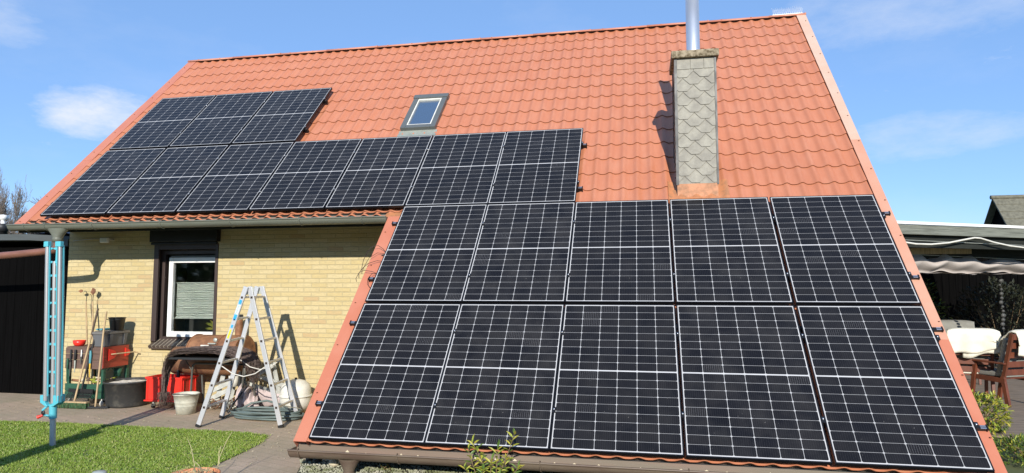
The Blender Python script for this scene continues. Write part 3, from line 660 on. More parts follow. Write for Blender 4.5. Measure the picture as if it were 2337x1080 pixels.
# chimney
CX0, CX1, CY0, CY1, CZ = 9.285, 9.775, 8.41, 9.02, 4.645
mb = MB(); mb.box(CX0 + .012, CX1 - .012, CY0 + .012, CY1 - .012, 2.7, CZ)
ch = mb.build('chimney', 'slate_metal', house)
ch_off = ch
mb = MB(); mb.box(CX0 - .045, CX1 + .045, CY0 - .05, CY1 + .05, CZ + .002, CZ + .095)
cp = mb.build('chimney_cap', 'conc', ch, .012)
mb = MB()
for cx_, cy_ in ((CX0, CY0), (CX1, CY0), (CX0, CY1), (CX1, CY1)):
    mb.box(cx_ - .012, cx_ + .022 if cx_ < 9.5 else cx_ + .012, cy_ - .010, cy_ + .02, 3.03, CZ - .002)
mb.build('corner_strip', 'slate_metal', ch)
def slates(face):
    mb = MB(); rs = random.Random(8)
    if face == 'front': w0, w1 = CX0 + .022, CX1 - .014
    else: w0, w1 = CY0 + .02, CY1 - .01
    sw, rh = .262, .0895; row = 0; z = 3.055 - 2 * .0895
    while z < CZ - .19:
        off = (row % 2) * sw / 2; c_ = w0 - .06 + off
        while c_ < w1 + sw / 2:
            a0, a1 = max(w0, c_ - sw / 2 + .003), min(w1, c_ + sw / 2 - .003)
            if a1 - a0 > .02:
                hw = sw / 2 - .003; zt_ = z + .20; pts = []
                out_ = [(-hw, zt_), (-hw, z + .082), (-.050, z + .002), (.050, z + .002), (hw, z + .082), (hw, zt_)]
                P2 = [(c_ + q, zz) for q, zz in out_]
                def clip(P_, lim, sgn):
                    R_ = []
                    for i in range(len(P_)):
                        A, B = P_[i], P_[(i + 1) % len(P_)]; ia, ib = sgn * (A[0] - lim) <= 0, sgn * (B[0] - lim) <= 0
                        if ia: R_.append(A)
                        if ia != ib:
                            t_ = (lim - A[0]) / (B[0] - A[0]); R_.append((lim, A[1] + t_ * (B[1] - A[1])))
                    return R_
                P2 = [(q_, max(z_, 3.046)) for q_, z_ in clip(clip(P2, w1, 1), w0, -1)]
                tl = .004 + rs.uniform(0, .003); jz = rs.uniform(-.002, .002)
                dep = lambda zz: .002 + (.016 + tl) * max(0, 1 - (zz - z) / .20) 
                if face == 'front': pts = [Vector((q, CY0 + .012 - dep(zz), min(zz + jz, CZ - .005))) for q, zz in P2]; th = Vector((0, .006, 0))
                else: pts = [Vector((CX0 + .012 - dep(zz), q, min(zz + jz, CZ - .005))) for q, zz in P2]; th = Vector((.006, 0, 0))
                if len(pts) > 2: n_ = len(pts); mb.add(pts + [p_ + th for p_ in pts], [tuple(range(n_))]); mb.add(pts + [p_ + th for p_ in pts], [(i_, (i_ + 1) % n_, n_ + (i_ + 1) % n_, n_ + i_) for i_ in range(n_)], 1)
            c_ += sw
        z += rh; row += 1
    x_ = w0
    while x_ < w1 - .05:                             # square top course
        x2 = min(x_ + .165, w1)
        if face == 'front': mb.poly([(x_ + .002, CY0 - .008, z + .02), (x2 - .012, CY0 - .008, z + .02), (x2 - .002, CY0 - .008, z + .035), (x2 - .002, CY0 - .002, CZ - .004), (x_ + .002, CY0 - .002, CZ - .004)], (0, .006, 0))
        else: mb.poly([(CX0 - .006, x_ + .002, z + .02), (CX0 - .006, x2 - .002, z + .02), (CX0 - .002, x2 - .002, CZ - .004), (CX0 - .002, x_ + .002, CZ - .004)], (.006, 0, 0))
        x_ = x2
    return mb
slates('front').build('slate_front', ['slate', 'slate_edge'], ch)
slates('side').build('slate_side', ['slate', 'slate_edge'], ch)
mb = MB()
mb.poly([(CX0 - .0, CY0 - .004, 3.045), (CX0, CY0 - .010, 2.86), (CX1 + .0, CY0 - .010, 2.86), (CX1 + .0, CY0 - .004, 3.045)], (0, .008, 0))
def fl(u0, u1, v0, v1): mb.grid(lambda a, b: RP(u0 + (u1 - u0) * a, v0 + (v1 - v0) * b + (.02 * math.sin(a * 9) if b > .9 else 0), NB - prof(u0 + (u1 - u0) * a) * .9 - .022), 24, 6)
fl(CX0 - .11, CX1 + .13, 3.00, 3.44)
mb.build('chimney_flashing', 'ochre', ch)
mb = MB(); mb.lathe((9.535, 8.715, 4.735), [(.084, .0), (.084, .085), (.089, .09), (.089, .105), (.086, .11), (.086, 1.05), (.08, 1.05), (.08, .95)], 32)
mb.build('flue_pipe', 'steel', ch)

# skylight
su0, su1, sv0, sv1 = 5.125, 5.70, .44, 1.46
def rbox(mb, u0, u1, v0, v1, n0, n1, mi=0):
    vs = [RP(u, v, n) for n in (n0, n1) for v in (v0, v1) for u in (u0, u1)]
    mb.add(vs, [(0, 1, 3, 2), (4, 6, 7, 5), (0, 4, 5, 1), (2, 3, 7, 6), (0, 2, 6, 4), (1, 5, 7, 3)], mi)
mb = MB(); n0, n1 = .018, .13
rbox(mb, su0, su0 + .080, sv0 + .11, sv1, n0, n1); rbox(mb, su1 - .085, su1, sv0 + .11, sv1, n0, n1)
rbox(mb, su0 - .012, su1 + .012, sv0, sv0 + .108, n0 - .012, n1); rbox(mb, su0 + .081, su1 - .086, sv1 - .085, sv1, n0 + .002, n1)
sk = mb.build('skylight', 'sky_grey', house, .004)
mb = MB(); rbox(mb, su0 + .082, su0 + .103, sv0 + .112, sv1 - .087, n0 + .012, n1); rbox(mb, su1 - .108, su1 - .087, sv0 + .112, sv1 - .087, n0 + .012, n1)
rbox(mb, su0 + .104, su1 - .109, sv0 + .112, sv0 + .15, n0 + .012, n1); rbox(mb, su0 + .104, su1 - .109, sv1 - .112, sv1 - .087, n0 + .012, n1)
mb.build('inner_sash', 'white_dirty', sk)
mb = MB(); rbox(mb, su0 + .104, su1 - .109, sv0 + .151, sv1 - .113, n0 + .04, n0 + .05); mb.build('pane', 'skyglass', sk)
mb = MB()
vs = []
for j, (v, n) in enumerate(((1.46, .078), (1.54, .088), (1.57, .080), (1.68, .090))):
    for i in range(31):
        u = su0 - .02 + (su1 - su0 + .05) * i / 30; vs.append(RP(u, v + (.012 * math.sin(i * .9) if j == 3 else 0), n - (.3 * prof(u) if j == 3 else 0)))
mb.add(vs, [(j * 31 + i, (j + 1) * 31 + i, (j + 1) * 31 + i + 1, j * 31 + i + 1) for j in range(3) for i in range(30)], 0, True)
mb.build('apron', 'lead', sk)

# ================================================================ ROOF FITTINGS
mb = MB(); rs = random.Random(2)
for i in range(16):
    x = 11.16 + i * .031; q = RP(x, -1.76, .055)
    for dx_, dy_ in ((-.035, -.05), (.03, .05), (0, 0)):
        mb.tube([q, q + Vector((dx_, dy_, .10 + rs.uniform(-.01, .01)))], .0013, 4)
mb.beam(RP(11.14, -1.76, .057), RP(11.64, -1.76, .057), .02, .006)
tag(mb.build('bird_spikes', 'white'), 'row of thin white wire bird spikes on the right end of the ridge', 'bird spikes')

U0 = [0, 1.159, 2.318, 3.471, 4.622, 5.768, 6.902, 8.042, 9.191, 10.348]
V0 = {'A': 0.0, 'B': 1.760, 'C': 3.492, 'D': 5.243}
def panel():
    root = thing('solar_panel', '', 'solar panel')
    mb = MB(); L, H_, t_ = .0105, PH, .035
    mb.box(0, L, 0, PH, -t_, 0); mb.box(PW - L, PW, 0, PH, -t_, 0); mb.box(L, PW - L, 0, L, -t_, -.0004); mb.box(L, PW - L, PH - L, PH, -t_, -.0004)
    mb.build('frame', 'frame_black', root)
    MB().poly([(L, L, -.0025), (PW - L, L, -.0025), (PW - L, PH - L, -.0025), (L, PH - L, -.0025)]).build('cell_sheet', 'cells', root)
    MB().poly([(L, L, -.012), (L, PH - L, -.012), (PW - L, PH - L, -.012), (PW - L, L, -.012)]).build('back_sheet', 'frame_black', root)
    return root
def add_clamps(root, lasts):
    for y in (.40, 1.32):
        mb = MB(); x = PW
        mb.box(x - .006, x + (.026 if not lasts else .012), y - .03, y + .03, .0005, .004); mb.box(x + .003, x + .018, y - .03, y + .03, -.035, .0004)
        mb.lathe((x + .010, y + .006, .004), [(.0075, 0), (.0075, .007), (.001, .007)], 8, mi=1)
        c_ = mb.build('clamp', ['clamp_black', 'bolt'], None); c_.parent = root
master = panel(); first = True
ords = ['leftmost', 'second from left', 'third from left', 'fourth from left', 'fifth from left', 'sixth from left', 'rightmost']
rows = {'A': (0, 3, 'the short top row'), 'B': (0, 7, 'the long second row'), 'C': (5, 10, 'the third row'), 'D': (5, 10, 'the bottom row')}
extra = {('A', 2): 'ending on bare tiles', ('B', 4): 'just below the skylight', ('B', 0): 'above the high gutter', ('D', 5): 'by the ladder side', ('C', 8): 'below the chimney', ('D', 9): 'nearest the garden chairs', ('B', 6): 'beside bare tiles', ('A', 0): 'nearest the left roof edge', ('C', 5): 'beside the loose cables', ('D', 6): 'behind the yellow green shrub'}
rs = random.Random(21)
rotm = math.atan2(SP, CP)
for row, (c0, c1, txt) in rows.items():
    for c_ in range(c0, c1):
        o = master if first else copy_tree(master); first = False
        q = RP(U0[c_] - .011, V0[row] - .011 + PH, 0)
        o.location = q; o.rotation_euler = (rotm + rs.uniform(-.0009, .0009), rs.uniform(-.0006, .0006), 0)
        k = c_ - c0; od = 'rightmost' if k == c1 - c0 - 1 else ords[k]
        o['label'] = 'dark solar panel, %s in %s%s' % (od, txt, (' ' + extra[(row, c_)]) if (row, c_) in extra else '')
        o['group'] = 'solar panels on the tiled roof'
for o in [o for o in S.objects if o.name.startswith('solar_panel')]: add_clamps(o, abs(o.location.x + .011 - (U0[2] if False else 99)) < 0)
# mounting rails with open black ends
def rail(u0, u1, v, label):
    t_ = thing('mounting_rail', label, 'rail', RP(u0, v, .04), 'mounting rails under the solar panels')
    mb = MB(); rbox(mb, u0, u1, v - .02, v + .02, .0365, .082)
    mb.build('rail_bar', 'clamp_black', t_)
    for ue, sgn in ((u0, -1), (u1, 1)):
        mb = MB(); a, b = sorted((ue, ue + sgn * .012)); rbox(mb, a, b, v - .024, v + .024, .028, .086, 0)
        a, b = sorted((ue - sgn * .045, ue - sgn * .002)); rbox(mb, a, b, v - .013, v - .004, .030, .0364, 1); rbox(mb, a, b, v + .006, v + .015, .030, .0364, 1)
        mb.build('rail_end', ['clamp_black', 'bolt'], t_)
    mb = MB(); u = u0 + .25
    while u < u1: rbox(mb, u, u + .03, v - .012, v + .012, .083, .13); u += .9
    mb.build('roof_hook', 'steel_dark', t_)
rail(-.06, 3.475, .40, 'upper black rail under the short top row of panels')
rail(-.06, 3.475, 1.32, 'lower black rail under the short top row of panels')
rail(-.06, 8.085, 2.13, 'upper black rail under the long second row of panels')
rail(-.06, 8.085, 3.14, 'lower black rail under the long second row of panels')
rail(5.675, 11.565, 3.78, 'upper black rail under the third row of panels')
rail(5.675, 11.565, 4.80, 'lower black rail under the third row of panels')
rail(5.675, 11.565, 5.49, 'upper black rail under the bottom row of panels')
rail(5.675, 11.565, 6.54, 'lower black rail under the bottom row, its ends on the trims')
# loose cables beside the third row
mb = MB()
def rc_(pts, r=.0035):
    mb.tube([RP(*q) for q in pts], r, 5)
rc_([(5.76, 4.36, .05), (5.70, 4.30, .02), (5.63, 4.26, .0), (5.56, 4.27, .0), (5.52, 4.36, .01), (5.505, 4.50, .02), (5.52, 4.62, .03), (5.55, 4.72, .04)])
rc_([(5.74, 4.36, .05), (5.64, 4.36, .03), (5.56, 4.45, .03), (5.54, 4.58, .04), (5.54, 4.66, .04)], .003)
rc_([(5.76, 4.50, .05), (5.68, 4.50, .03), (5.58, 4.55, .03), (5.53, 4.64, .03), (5.515, 4.72, .03), (5.53, 4.78, .05)])
rc_([(5.76, 4.72, .05), (5.68, 4.70, .02), (5.58, 4.69, .01), (5.52, 4.72, .02), (5.50, 4.80, .04), (5.52, 4.84, .05)])
rc_([(5.76, 4.70, .05), (5.69, 4.74, .02), (5.665, 4.82, .02), (5.68, 4.90, .03), (5.73, 4.95, .05)])
rc_([(5.75, 4.35, .055), (5.69, 4.38, .055)], .008)
tag(mb.build('loose_cables', 'wire'), 'thin brown cables looping over the orange trim beside the third panel row', 'cables')

# floodlight under the eave
t = thing('floodlight', 'small white rounded lamp under the high eave, left of the window', 'lamp', (wx(.61), WY, wz(2.51)))
mb = MB(); mb.box(wx(.56), wx(.69), WY - .20, WY - .14, wz(2.45), wz(2.53)); mb.build('lamp_head', 'white', t, .012)
mb = MB(); mb.box(wx(.60), wx(.65), WY - .139, WY - .001, wz(2.50), wz(2.525)); mb.build('lamp_bracket', 'white_dirty', t)
MB().tube([(wx(.60), WY - .02, wz(2.51)), (wx(.3), WY - .02, wz(2.53)), (wx(-.1), WY - .02, wz(2.50))], .006, 5).build('lamp_cable', 'beam_grey', t)

# ================================================================ LEFT: shed, trees
t = thing('black_shed', 'black boarded shed with grey flat roof edge at the left of the house', 'shed', (-3.2, 9.6, 0))
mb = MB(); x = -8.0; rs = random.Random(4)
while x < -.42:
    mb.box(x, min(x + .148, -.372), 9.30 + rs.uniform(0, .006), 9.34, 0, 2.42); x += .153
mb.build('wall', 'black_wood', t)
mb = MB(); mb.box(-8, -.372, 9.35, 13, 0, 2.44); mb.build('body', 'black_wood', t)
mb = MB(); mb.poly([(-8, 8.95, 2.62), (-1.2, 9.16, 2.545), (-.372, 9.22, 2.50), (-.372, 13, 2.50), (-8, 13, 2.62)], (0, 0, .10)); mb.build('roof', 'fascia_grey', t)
tag(MB().box(-.78, -.372, 9.10, 9.2, 2.43, 2.55).build('light_box', 'fascia_grey'), 'small grey box between the shed roof and the brick corner', 'box')
mb = MB(); mb.grid(lambda a, b: (-1.75 + 1.1 * a, 9.6 + .6 * b, 2.66 + .10 * math.sin(math.pi * a) * math.sin(math.pi * (b * .8 + .2)) + .02 * mnoise.noise((a * 8, b * 8, 1))), 24, 10)
tag(mb.build('tarp_bundle', 'blue_tarp'), 'dark blue folded tarp lying on the shed roof under the gutter', 'tarp')
t = thing('flue', 'black flue with small white cap above the shed roof', 'flue', (-7.35, 14, 2.4))
MB().lathe((-7.35, 14, 2.4), [(.11, 0), (.11, .8), (.13, .8), (.13, .98), (.10, 1.0)], 16).build('pipe', 'steel_dark', t)
MB().lathe((-7.35, 14, 3.4), [(.001, .24), (.10, .22), (.10, .12), (.05, .10), (.05, .0), (.09, .0)], 16).build('cap', 'white', t)

def bare_tree(x, y, h, hw, seed, label):
    t = thing('bare_tree', label, 'tree', (x, y, 0), 'leafless trees behind the shed')
    rs = random.Random(seed); tr = MB(); br = MB()
    def grow(p, d, L, r, lv):
        n = 4; pts = [p]; rr = [r]; dd = d.copy()
        for i in range(n):
            dd = (dd + Vector((rs.gauss(0, .13), rs.gauss(0, .13), rs.gauss(.03, .08)))).normalized(); p = p + dd * L / n; pts.append(p); rr.append(max(.015, r * (1 - .45 * (i + 1) / n)))
        (tr if lv < 2 else br).tube(pts, rr, 6 if lv < 2 else 3, cap=False)
        if lv >= 7: return
        k = 4 if 1 < lv < 5 else 3 if lv < 6 else 2
        for i in range(k):
            a = rs.uniform(0, 6.28); s_ = rs.uniform(.35, .75); ax = Vector((math.cos(a), math.sin(a), 0))
            nd = (dd * math.cos(s_) + (ax - dd * ax.dot(dd)).normalized() * math.sin(s_)).normalized(); nd.z = nd.z * .8 + .12
            j = rs.choice((1, 2, 3, 4, 4)); grow(pts[j], nd.normalized(), L * rs.uniform(.66, .84), rr[j] * .70, lv + 1)
    grow(Vector((x, y, 0)), Vector((0, 0, 1)), h * .33, h * .022, 0)
    q9 = lambda L_, f_: sorted(L_)[int(len(L_) * f_)]
    zm = q9([v_[2] for v_ in br.v], .92); wm = q9([abs(v_[0] - x) for v_ in br.v], .85); wy = q9([abs(v_[1] - y) for v_ in br.v], .85)
    for q_ in (tr, br): q_.v = [(x + (v_[0] - x) * hw / wm, y + (v_[1] - y) * hw / wy, v_[2] * h / zm) for v_ in q_.v]
    tr.build('trunk', 'bark', t); br.build('crown', 'bark', t)
bare_tree(-44.9, 46, 9.2, 1.6, 3, 'leafless tree whose crown touches the lower left roof edge')
bare_tree(-48.6, 47, 8.7, 1.7, 14, 'leafless tree at the left picture edge above the black flue')
bare_tree(-46.6, 52, 9.4, 2.0, 31, 'smaller leafless tree partly hidden behind the lower left roof corner')

# ================================================================ ROTARY DRYER
t = thing('rotary_dryer', 'folded rotary clothes dryer with cyan fittings on a silver pole in the lawn', 'clothes dryer', (2.39, 6.32, 0))
bx, by = 2.39, 6.32
lean = lambda z: -.105 * z / 2.25
def L3(x, y, z): return Vector((bx + x + lean(z), by + y, z))
MB().tube([L3(0, 0, -.02), L3(0, 0, .32)], .030, 20).build('ground_pole', 'pole', t)
MB().tube([L3(.010, -.012, .47), L3(.010, -.012, 2.05)], .024, 14).build('mast', 'rack_grey', t)
mb = MB(); mb.tube([L3(0, 0, .30), L3(0, 0, .46)], [.038, .040], 20); mb.tube([L3(-.02, -.03, .33), L3(-.075, -.05, .35), L3(-.08, -.05, .40), L3(-.03, -.03, .45)], .014, 8)
mb.build('hub', 'cyan', t, .0)
mb = MB(); mb.tube([L3(-.06, -.07, .345), L3(-.11, -.09, .325)], [.012, .020], 8); mb.build('knob', 'red', t)
mb = MB(); mb.lathe(L3(-.055, -.072, .375), [(.001, -.006), (.022, -.006), (.022, .006), (.001, .006)], 14, axis='y'); mb.build('button', 'steel_dark', t)
mb = MB()
for x_, y_, w in ((-.080, -.03, .034), (.080, -.02, .034), (-.05, .05, .03), (.05, .06, .03)):
    a = L3(x_, y_, .46); mb.poly([L3(x_ - w, y_ - .03, .56), L3(x_ - w, y_ - .03, .48), L3(x_ * .4 - w * .4, y_ - .03, .44), L3(x_ * .4 + w * .5, y_ - .03, .44), L3(x_ + w, y_ - .03, .48), L3(x_ + w, y_ - .03, .56)], (0, .05, 0))
mb.build('arm_joint', 'cyan', t, .004)
for x_, y_, r_ in ((-.100, -.01, .019), (-.056, -.045, .021), (.094, -.03, .021), (.066, .04, .015)):
    MB().tube([L3(x_, y_, .50), L3(x_, y_, 2.235)], r_, 12).build('arm', 'rack_grey', t)
mb = MB()
for x_, y_ in ((-.079, -.025), (-.031, -.04), (.066, -.035), (.112, .0), (.040, .045)):
    mb.box(-.0042, .0042, -.008, .008, 0, 1.68, 0, Matrix.Translation(L3(x_, y_, .55)) @ Matrix.Rotation(-.0467, 4, 'Y'))
mb.build('line_channel', 'cyan', t)
mb = MB()
for x_, y_, w in ((-.094, -.02, .022), (-.056, -.045, .024), (.056, -.02, .018), (.094, -.03, .026)):
    q = L3(x_, y_, 2.22); mb.box(q.x - w, q.x + w, q.y - .024, q.y + .024, 2.215, 2.275)
mb.build('arm_cap', 'cyan', t, .004)
rs = random.Random(12)
for k in range(11):
    z = .66 + k * .1535; mb = MB()
    for sg in (-1, 1):
        mb.poly([L3(sg * .004, -.03, z + .004), L3(sg * .03, -.03, z + .014), L3(sg * .048, -.03, z + .014), L3(sg * .048, -.03, z - .014), L3(sg * .03, -.03, z - .014), L3(sg * .004, -.03, z - .002)][::sg], (0, .02, 0))
    mb.build('line_clip', 'cyan', t)
MB().box(-.022, .002, -.012, .012, 0, .22, 0, Matrix.Translation(L3(.042, -.01, 2.0))).build('crank_housing', 'cyan', t, .004)

# ================================================================ TOOL CART
t = thing('tool_cart', 'brown, red and green wooden tool cart on castors against the brick wall', 'cart', (.63, 8.78, 0))
mb = MB()
for z0_, z1_ in ((.545, .675), (.68, .765), (.77, .858)): mb.box(.305, .955, 8.50, 8.518, z0_, z1_)
mb.box(.305, .955, 8.519, 9.03, .858, .872)
mb.build('top_box', 'brown_board', t, .002)
mb = MB(); mb.box(.956, .972, 8.502, 8.985, .56, .70); mb.box(.956, .972, 8.502, 8.985, .703, .868)
mb.build('end_panel', 'red_board', t, .002); mb = MB()
mb.poly([(.975, 8.58, .84), (.975, 8.70, .80), (.975, 8.735, .75), (.975, 8.70, .70), (.975, 8.58, .66)], (.012, 0, 0)); mb.poly([(.975, 8.90, .83), (.975, 8.99, .79), (.975, 9.0, .74), (.975, 8.96, .71), (.975, 8.90, .70)], (.012, 0, 0))
mb.build('bar_bracket', 'red', t)
MB().tube([(.99, 8.62, .755), (1.04, 8.66, .76), (1.06, 9.0, .76), (1.10, 9.04, .74)], .010, 8).build('towel_bar', 'wood_handle', t)
for q in ((.32, .36, 8.53, 8.57, .10, .545), (.91, .952, 8.53, 8.575, .10, .545), (.91, .952, 8.98, 9.03, .10, .56), (.32, .36, 8.98, 9.03, .10, .545)): MB().box(*q).build('post', 'green_board', t, .003)
mb = MB()
for z0_, z1_ in ((.115, .21), (.215, .325)): mb.box(.325, .99, 8.495, 8.515, z0_, z1_)
for z0_, z1_ in ((.115, .21), (.215, .325)): mb.box(.972, .99, 8.517, 9.03, z0_, z1_)
mb.box(.34, .97, 8.52, 9.03, .115, .13)
mb.build('lower_tray', 'green_board', t, .002)
for x_ in (.94, .36):
    mb = MB(); mb.lathe((x_ + .02, 8.53, .045), [(.001, -.014), (.044, -.014), (.046, 0), (.044, .014), (.001, .014)], 18, axis='x'); mb.box(x_ + .004, x_ + .034, 8.52, 8.56, .06, .113, 0)
    mb.build('castor', 'white_dirty', t)
# stuff in the tray
mb = MB(); rs = random.Random(6)
for k in range(16):
    x_ = rs.uniform(.38, .9); y_ = rs.uniform(8.56, 8.9); a = rs.uniform(0, 3.1); L_ = rs.uniform(.04, .10)
    mb.tube([(x_ - L_ * math.cos(a), y_, .33 + rs.uniform(-.01, .03)), (x_ + L_ * math.cos(a), y_ + .03, .335 + rs.uniform(0, .05))], rs.uniform(.008, .022), 7, rs.choice((0, 1, 2, 3)))
tag(mb.build('garden_oddments', ['stone_white', 'rust', 'brown_board', 'leaf_yellow']), 'jumble of small gloves, pegs and scraps in the green lower tray', 'oddments')
mb = MB(); mb.lathe((.90, 8.86, .50), [(.001, -.10), (.05, -.10), (.065, .02), (.06, .02), (.045, -.09)], 14); mb.tube([(.90, 8.80, .50), (.89, 8.72, .55), (.87, 8.70, .50)], .008, 6)
tag(mb.build('watering_can', 'green_board'), 'dark green can hanging under the red end panel', 'can')

def tool(name, label, cat, head, pts, r, hm, mats='wood_handle', grp=None):
    tt = thing(name, label, cat, pts[0], grp)
    MB().tube(pts, r, 10).build('handle', mats, tt)
    if head: head.build('head', hm, tt)
    return tt
# hand tools hanging on the brown board
def hand(x, y, zt, zb, label, name, cat, gm, hm, w=.014):
    tt = thing(name, label, cat, (x, y, zt))
    MB().tube([(x, y, zt), (x + .004, y, zt - .06), (x, y, zt - (zt - zb) * .48)], [w * .7, w, w * .8], 8).build('grip', gm, tt)
    MB().poly([(x - .013, y - .004, zt - (zt - zb) * .48), (x + .013, y - .004, zt - (zt - zb) * .48), (x + .006, y - .004, zb), (x - .002, y - .004, zb - .01)], (0, .008, 0)).build('blade', hm, tt)
hand(.375, 8.47, .70, .36, 'dark green handled shears hanging leftmost on the brown board', 'garden_shears', 'shears', 'green_board', 'green_board', .016)
hand(.42, 8.475, .83, .44, 'grey steel trowel hanging beside the dark green shears', 'hand_trowel', 'trowel', 'steel_dark', 'tube_grey')
hand(.50, 8.475, .83, .50, 'black and silver secateurs hanging on the brown board', 'secateurs', 'secateurs', 'black_pl', 'galv', .018)
hand(.605, 8.475, .83, .62, 'short white handled tool on the brown board behind the broom handle', 'hand_fork', 'hand fork', 'white', 'tube_grey', .010)
hand(.765, 8.475, .82, .43, 'hand hoe with pale blue and yellow handle on the brown board', 'hand_hoe', 'hand hoe', 'teal', 'orange_skin', .018)
# bowl
mb = MB(); mb.lathe((.44, 8.60, .873), [(.001, .004), (.055, .0), (.078, .03), (.088, .085), (.082, .085), (.072, .03), (.05, .012), (.001, .012)], 24)
tag(mb.build('bowl', 'red'), 'small bright red plastic bowl on top of the tool cart', 'bowl')
# grey storage box, its lid, black bucket
t = thing('storage_box', 'grey plastic storage box with dark lid standing on the tool cart', 'storage box', (.84, 8.78, .874))
mb = MB(); vs = [(.775, 8.53, .875), (.945, 8.53, .875), (.945, 8.94, .875), (.775, 8.94, .875), (.755, 8.50, 1.055), (.965, 8.50, 1.055), (.965, 8.97, 1.055), (.755, 8.97, 1.055)]
mb.add(vs, [(3, 2, 1, 0), (0, 1, 5, 4), (1, 2, 6, 5), (2, 3, 7, 6), (3, 0, 4, 7), (4, 5, 6, 7)])
for y_ in (8.60, 8.88): mb.poly([(.957, y_, .89), (.957, y_ + .05, .89), (.973, y_ + .06, 1.05), (.973, y_ - .01, 1.05)], (.008, 0, 0))
mb.build('body', 'box_grey', t, .006)
mb = MB(); mb.box(.745, .982, 8.485, 8.985, 1.057, 1.095); mb.box(.77, .95, 8.52, 8.96, 1.0955, 1.105); mb.build('lid', 'box_lid', t, .008)
mb = MB(); mb.box(.70, .80, 8.62, 8.97, 1.107, 1.135)
tag(mb.build('teal_lid', 'teal', None, .01), 'flat teal plastic lid on the grey storage box behind the black bucket', 'lid')
t = thing('black_bucket', 'black plastic bucket standing on the grey storage box', 'bucket', (.875, 8.80, 1.137))
mb = MB(); mb.lathe((.905, 8.80, 1.107), [(.001, .0), (.088, .0), (.113, .18), (.122, .182), (.122, .192), (.109, .192), (.085, .01), (.001, .01)], 28); mb.build('body', 'black_pl', t)
MB().tube([(.79, 8.80, 1.285), (.795, 8.71, 1.27), (.905, 8.68, 1.26), (1.015, 8.71, 1.27), (1.02, 8.80, 1.285)], .004, 6).build('bail', 'steel_dark', t)

# long tools leaning
hb = MB(); hb.box(.36, .90, 8.30, 8.36, .078, .098, 0)
for k in range(1100):
    rs.seed(k + 99); x_ = rs.uniform(.36, .90); y_ = rs.uniform(8.285, 8.37); hb.tube([(x_, y_, .08), (x_ + rs.gauss(0, .006), y_ + rs.gauss(-.004, .008), rs.uniform(.0, .012))], .0035, 3, 1, cap=False)
t = tool('broom', 'yard broom with green bristles and long pale wooden handle leaning on the cart', 'broom', hb, [(.665, 8.33, .09), (.71, 8.41, .58), (.755, 8.49, 1.05)], .013, ['wood_handle', 'green_bristle'])
MB().tube([(.755, 8.49, 1.05), (.787, 8.55, 1.44)], .0145, 10).build('grip', 'wood_dark', t)
hd = MB(); hd.box(.485, .905, 8.40, 8.425, .215, .265)
for k in range(16):
    x_ = .49 + k * .0272; hd.tube([(x_, 8.41, .262), (x_ + .0, 8.405, .20), (x_ - .05, 8.37, .12), (x_ - .075, 8.35, .07)], .0065, 5)
tool('leaf_rake', 'black plastic leaf rake with splayed tines leaning on the green tray', 'rake', hd, [(.70, 8.41, .24), (.735, 8.47, .62), (.78, 8.53, 1.02)], .014, 'black_pl', 'black_pl')
hd = MB(); hd.beam((.80, 8.31, .02), (1.18, 8.40, .02), .02, .02)
for k in range(14): hd.tube([(.81 + k * .028, 8.32 + k * .005, .015), (.81 + k * .028, 8.29 + k * .005, -.0)], .004, 4)
tool('garden_rake', 'long wooden handled garden rake leaning in front of the storage box', 'rake', hd, [(1.0, 8.36, .02), (.998, 8.41, .60), (.992, 8.46, 1.15), (.985, 8.50, 1.40)], .013, 'steel_dark')
def hoe(x0, y0, x1, z1, lab, hx, shape, hm):
    hd = MB(); hd.tube([(x1, 8.98, z1 - .01), (x1 + .003, 8.985, z1 + .13), (x1 - .012 * (1 if hx < 0 else -1), 8.975, z1 + .165), (x1 + hx * .7, 8.965, z1 + .165)], .005, 6)
    hd.poly([(x1 + hx * 1.8 + q, 8.955, z1 + .165 + w) for q, w in shape], (0, .006, 0), mi=1)
    tool('hoe', lab, 'hoe', hd, [(x0, y0, .01), ((x0 + x1) / 2 + .004, (y0 + 8.97) / 2, z1 / 2), (x1, 8.975, z1)], .0125, ['steel_dark', hm], grp='hoes leaning against the brick wall')
dia = [(-.045, 0), (0, -.028), (.04, -.01), (.04, .018), (0, .026)]
sq = [(-.045, -.02), (0, -.065), (.05, -.015), (.045, .03), (-.01, .055)]
hoe(.40, 8.86, .155, 1.535, 'leftmost hoe with small dark pointed blade turned left', -.05, dia, 'rust')
hoe(.50, 8.86, .275, 1.535, 'hoe with rusty squarish blade, right of the pointed one', .01, sq, 'rust')
MB()

# ================================================================ TUB, CRATE, BUCKET
t = thing('mortar_tub', 'big round black rubber tub filled with white lime by the tool cart', 'tub', (1.235, 8.70, 0))
mb = MB(); mb.lathe((1.235, 8.70, 0), [(.001, .004), (.265, .0), (.28, .03), (.315, .345), (.33, .348), (.332, .366), (.318, .372), (.305, .365), (.27, .03), (.001, .02)], 48)
mb.build('body', 'tub_black', t)
mb = MB(); mb.grid(lambda a, b: (lambda r_, th: (1.235 + r_ * math.cos(th), 8.70 + r_ * math.sin(th), .333 + .03 * (1 - r_ / .3) + .015 * mnoise.noise((r_ * 14 * math.cos(th), r_ * 14 * math.sin(th), 0))))(.302 * b, 6.2832 * a), 48, 14)
mb.build('lime_fill', 'mortar_fill', t)
t = thing('red_crate', 'bright red plastic crate on a small wheeled dolly', 'crate', (1.99, 8.69, 0))
mb = MB(); X0, X1, Y0, Y1, Z0, Z1 = 1.70, 2.285, 8.52, 8.86, .125, .455
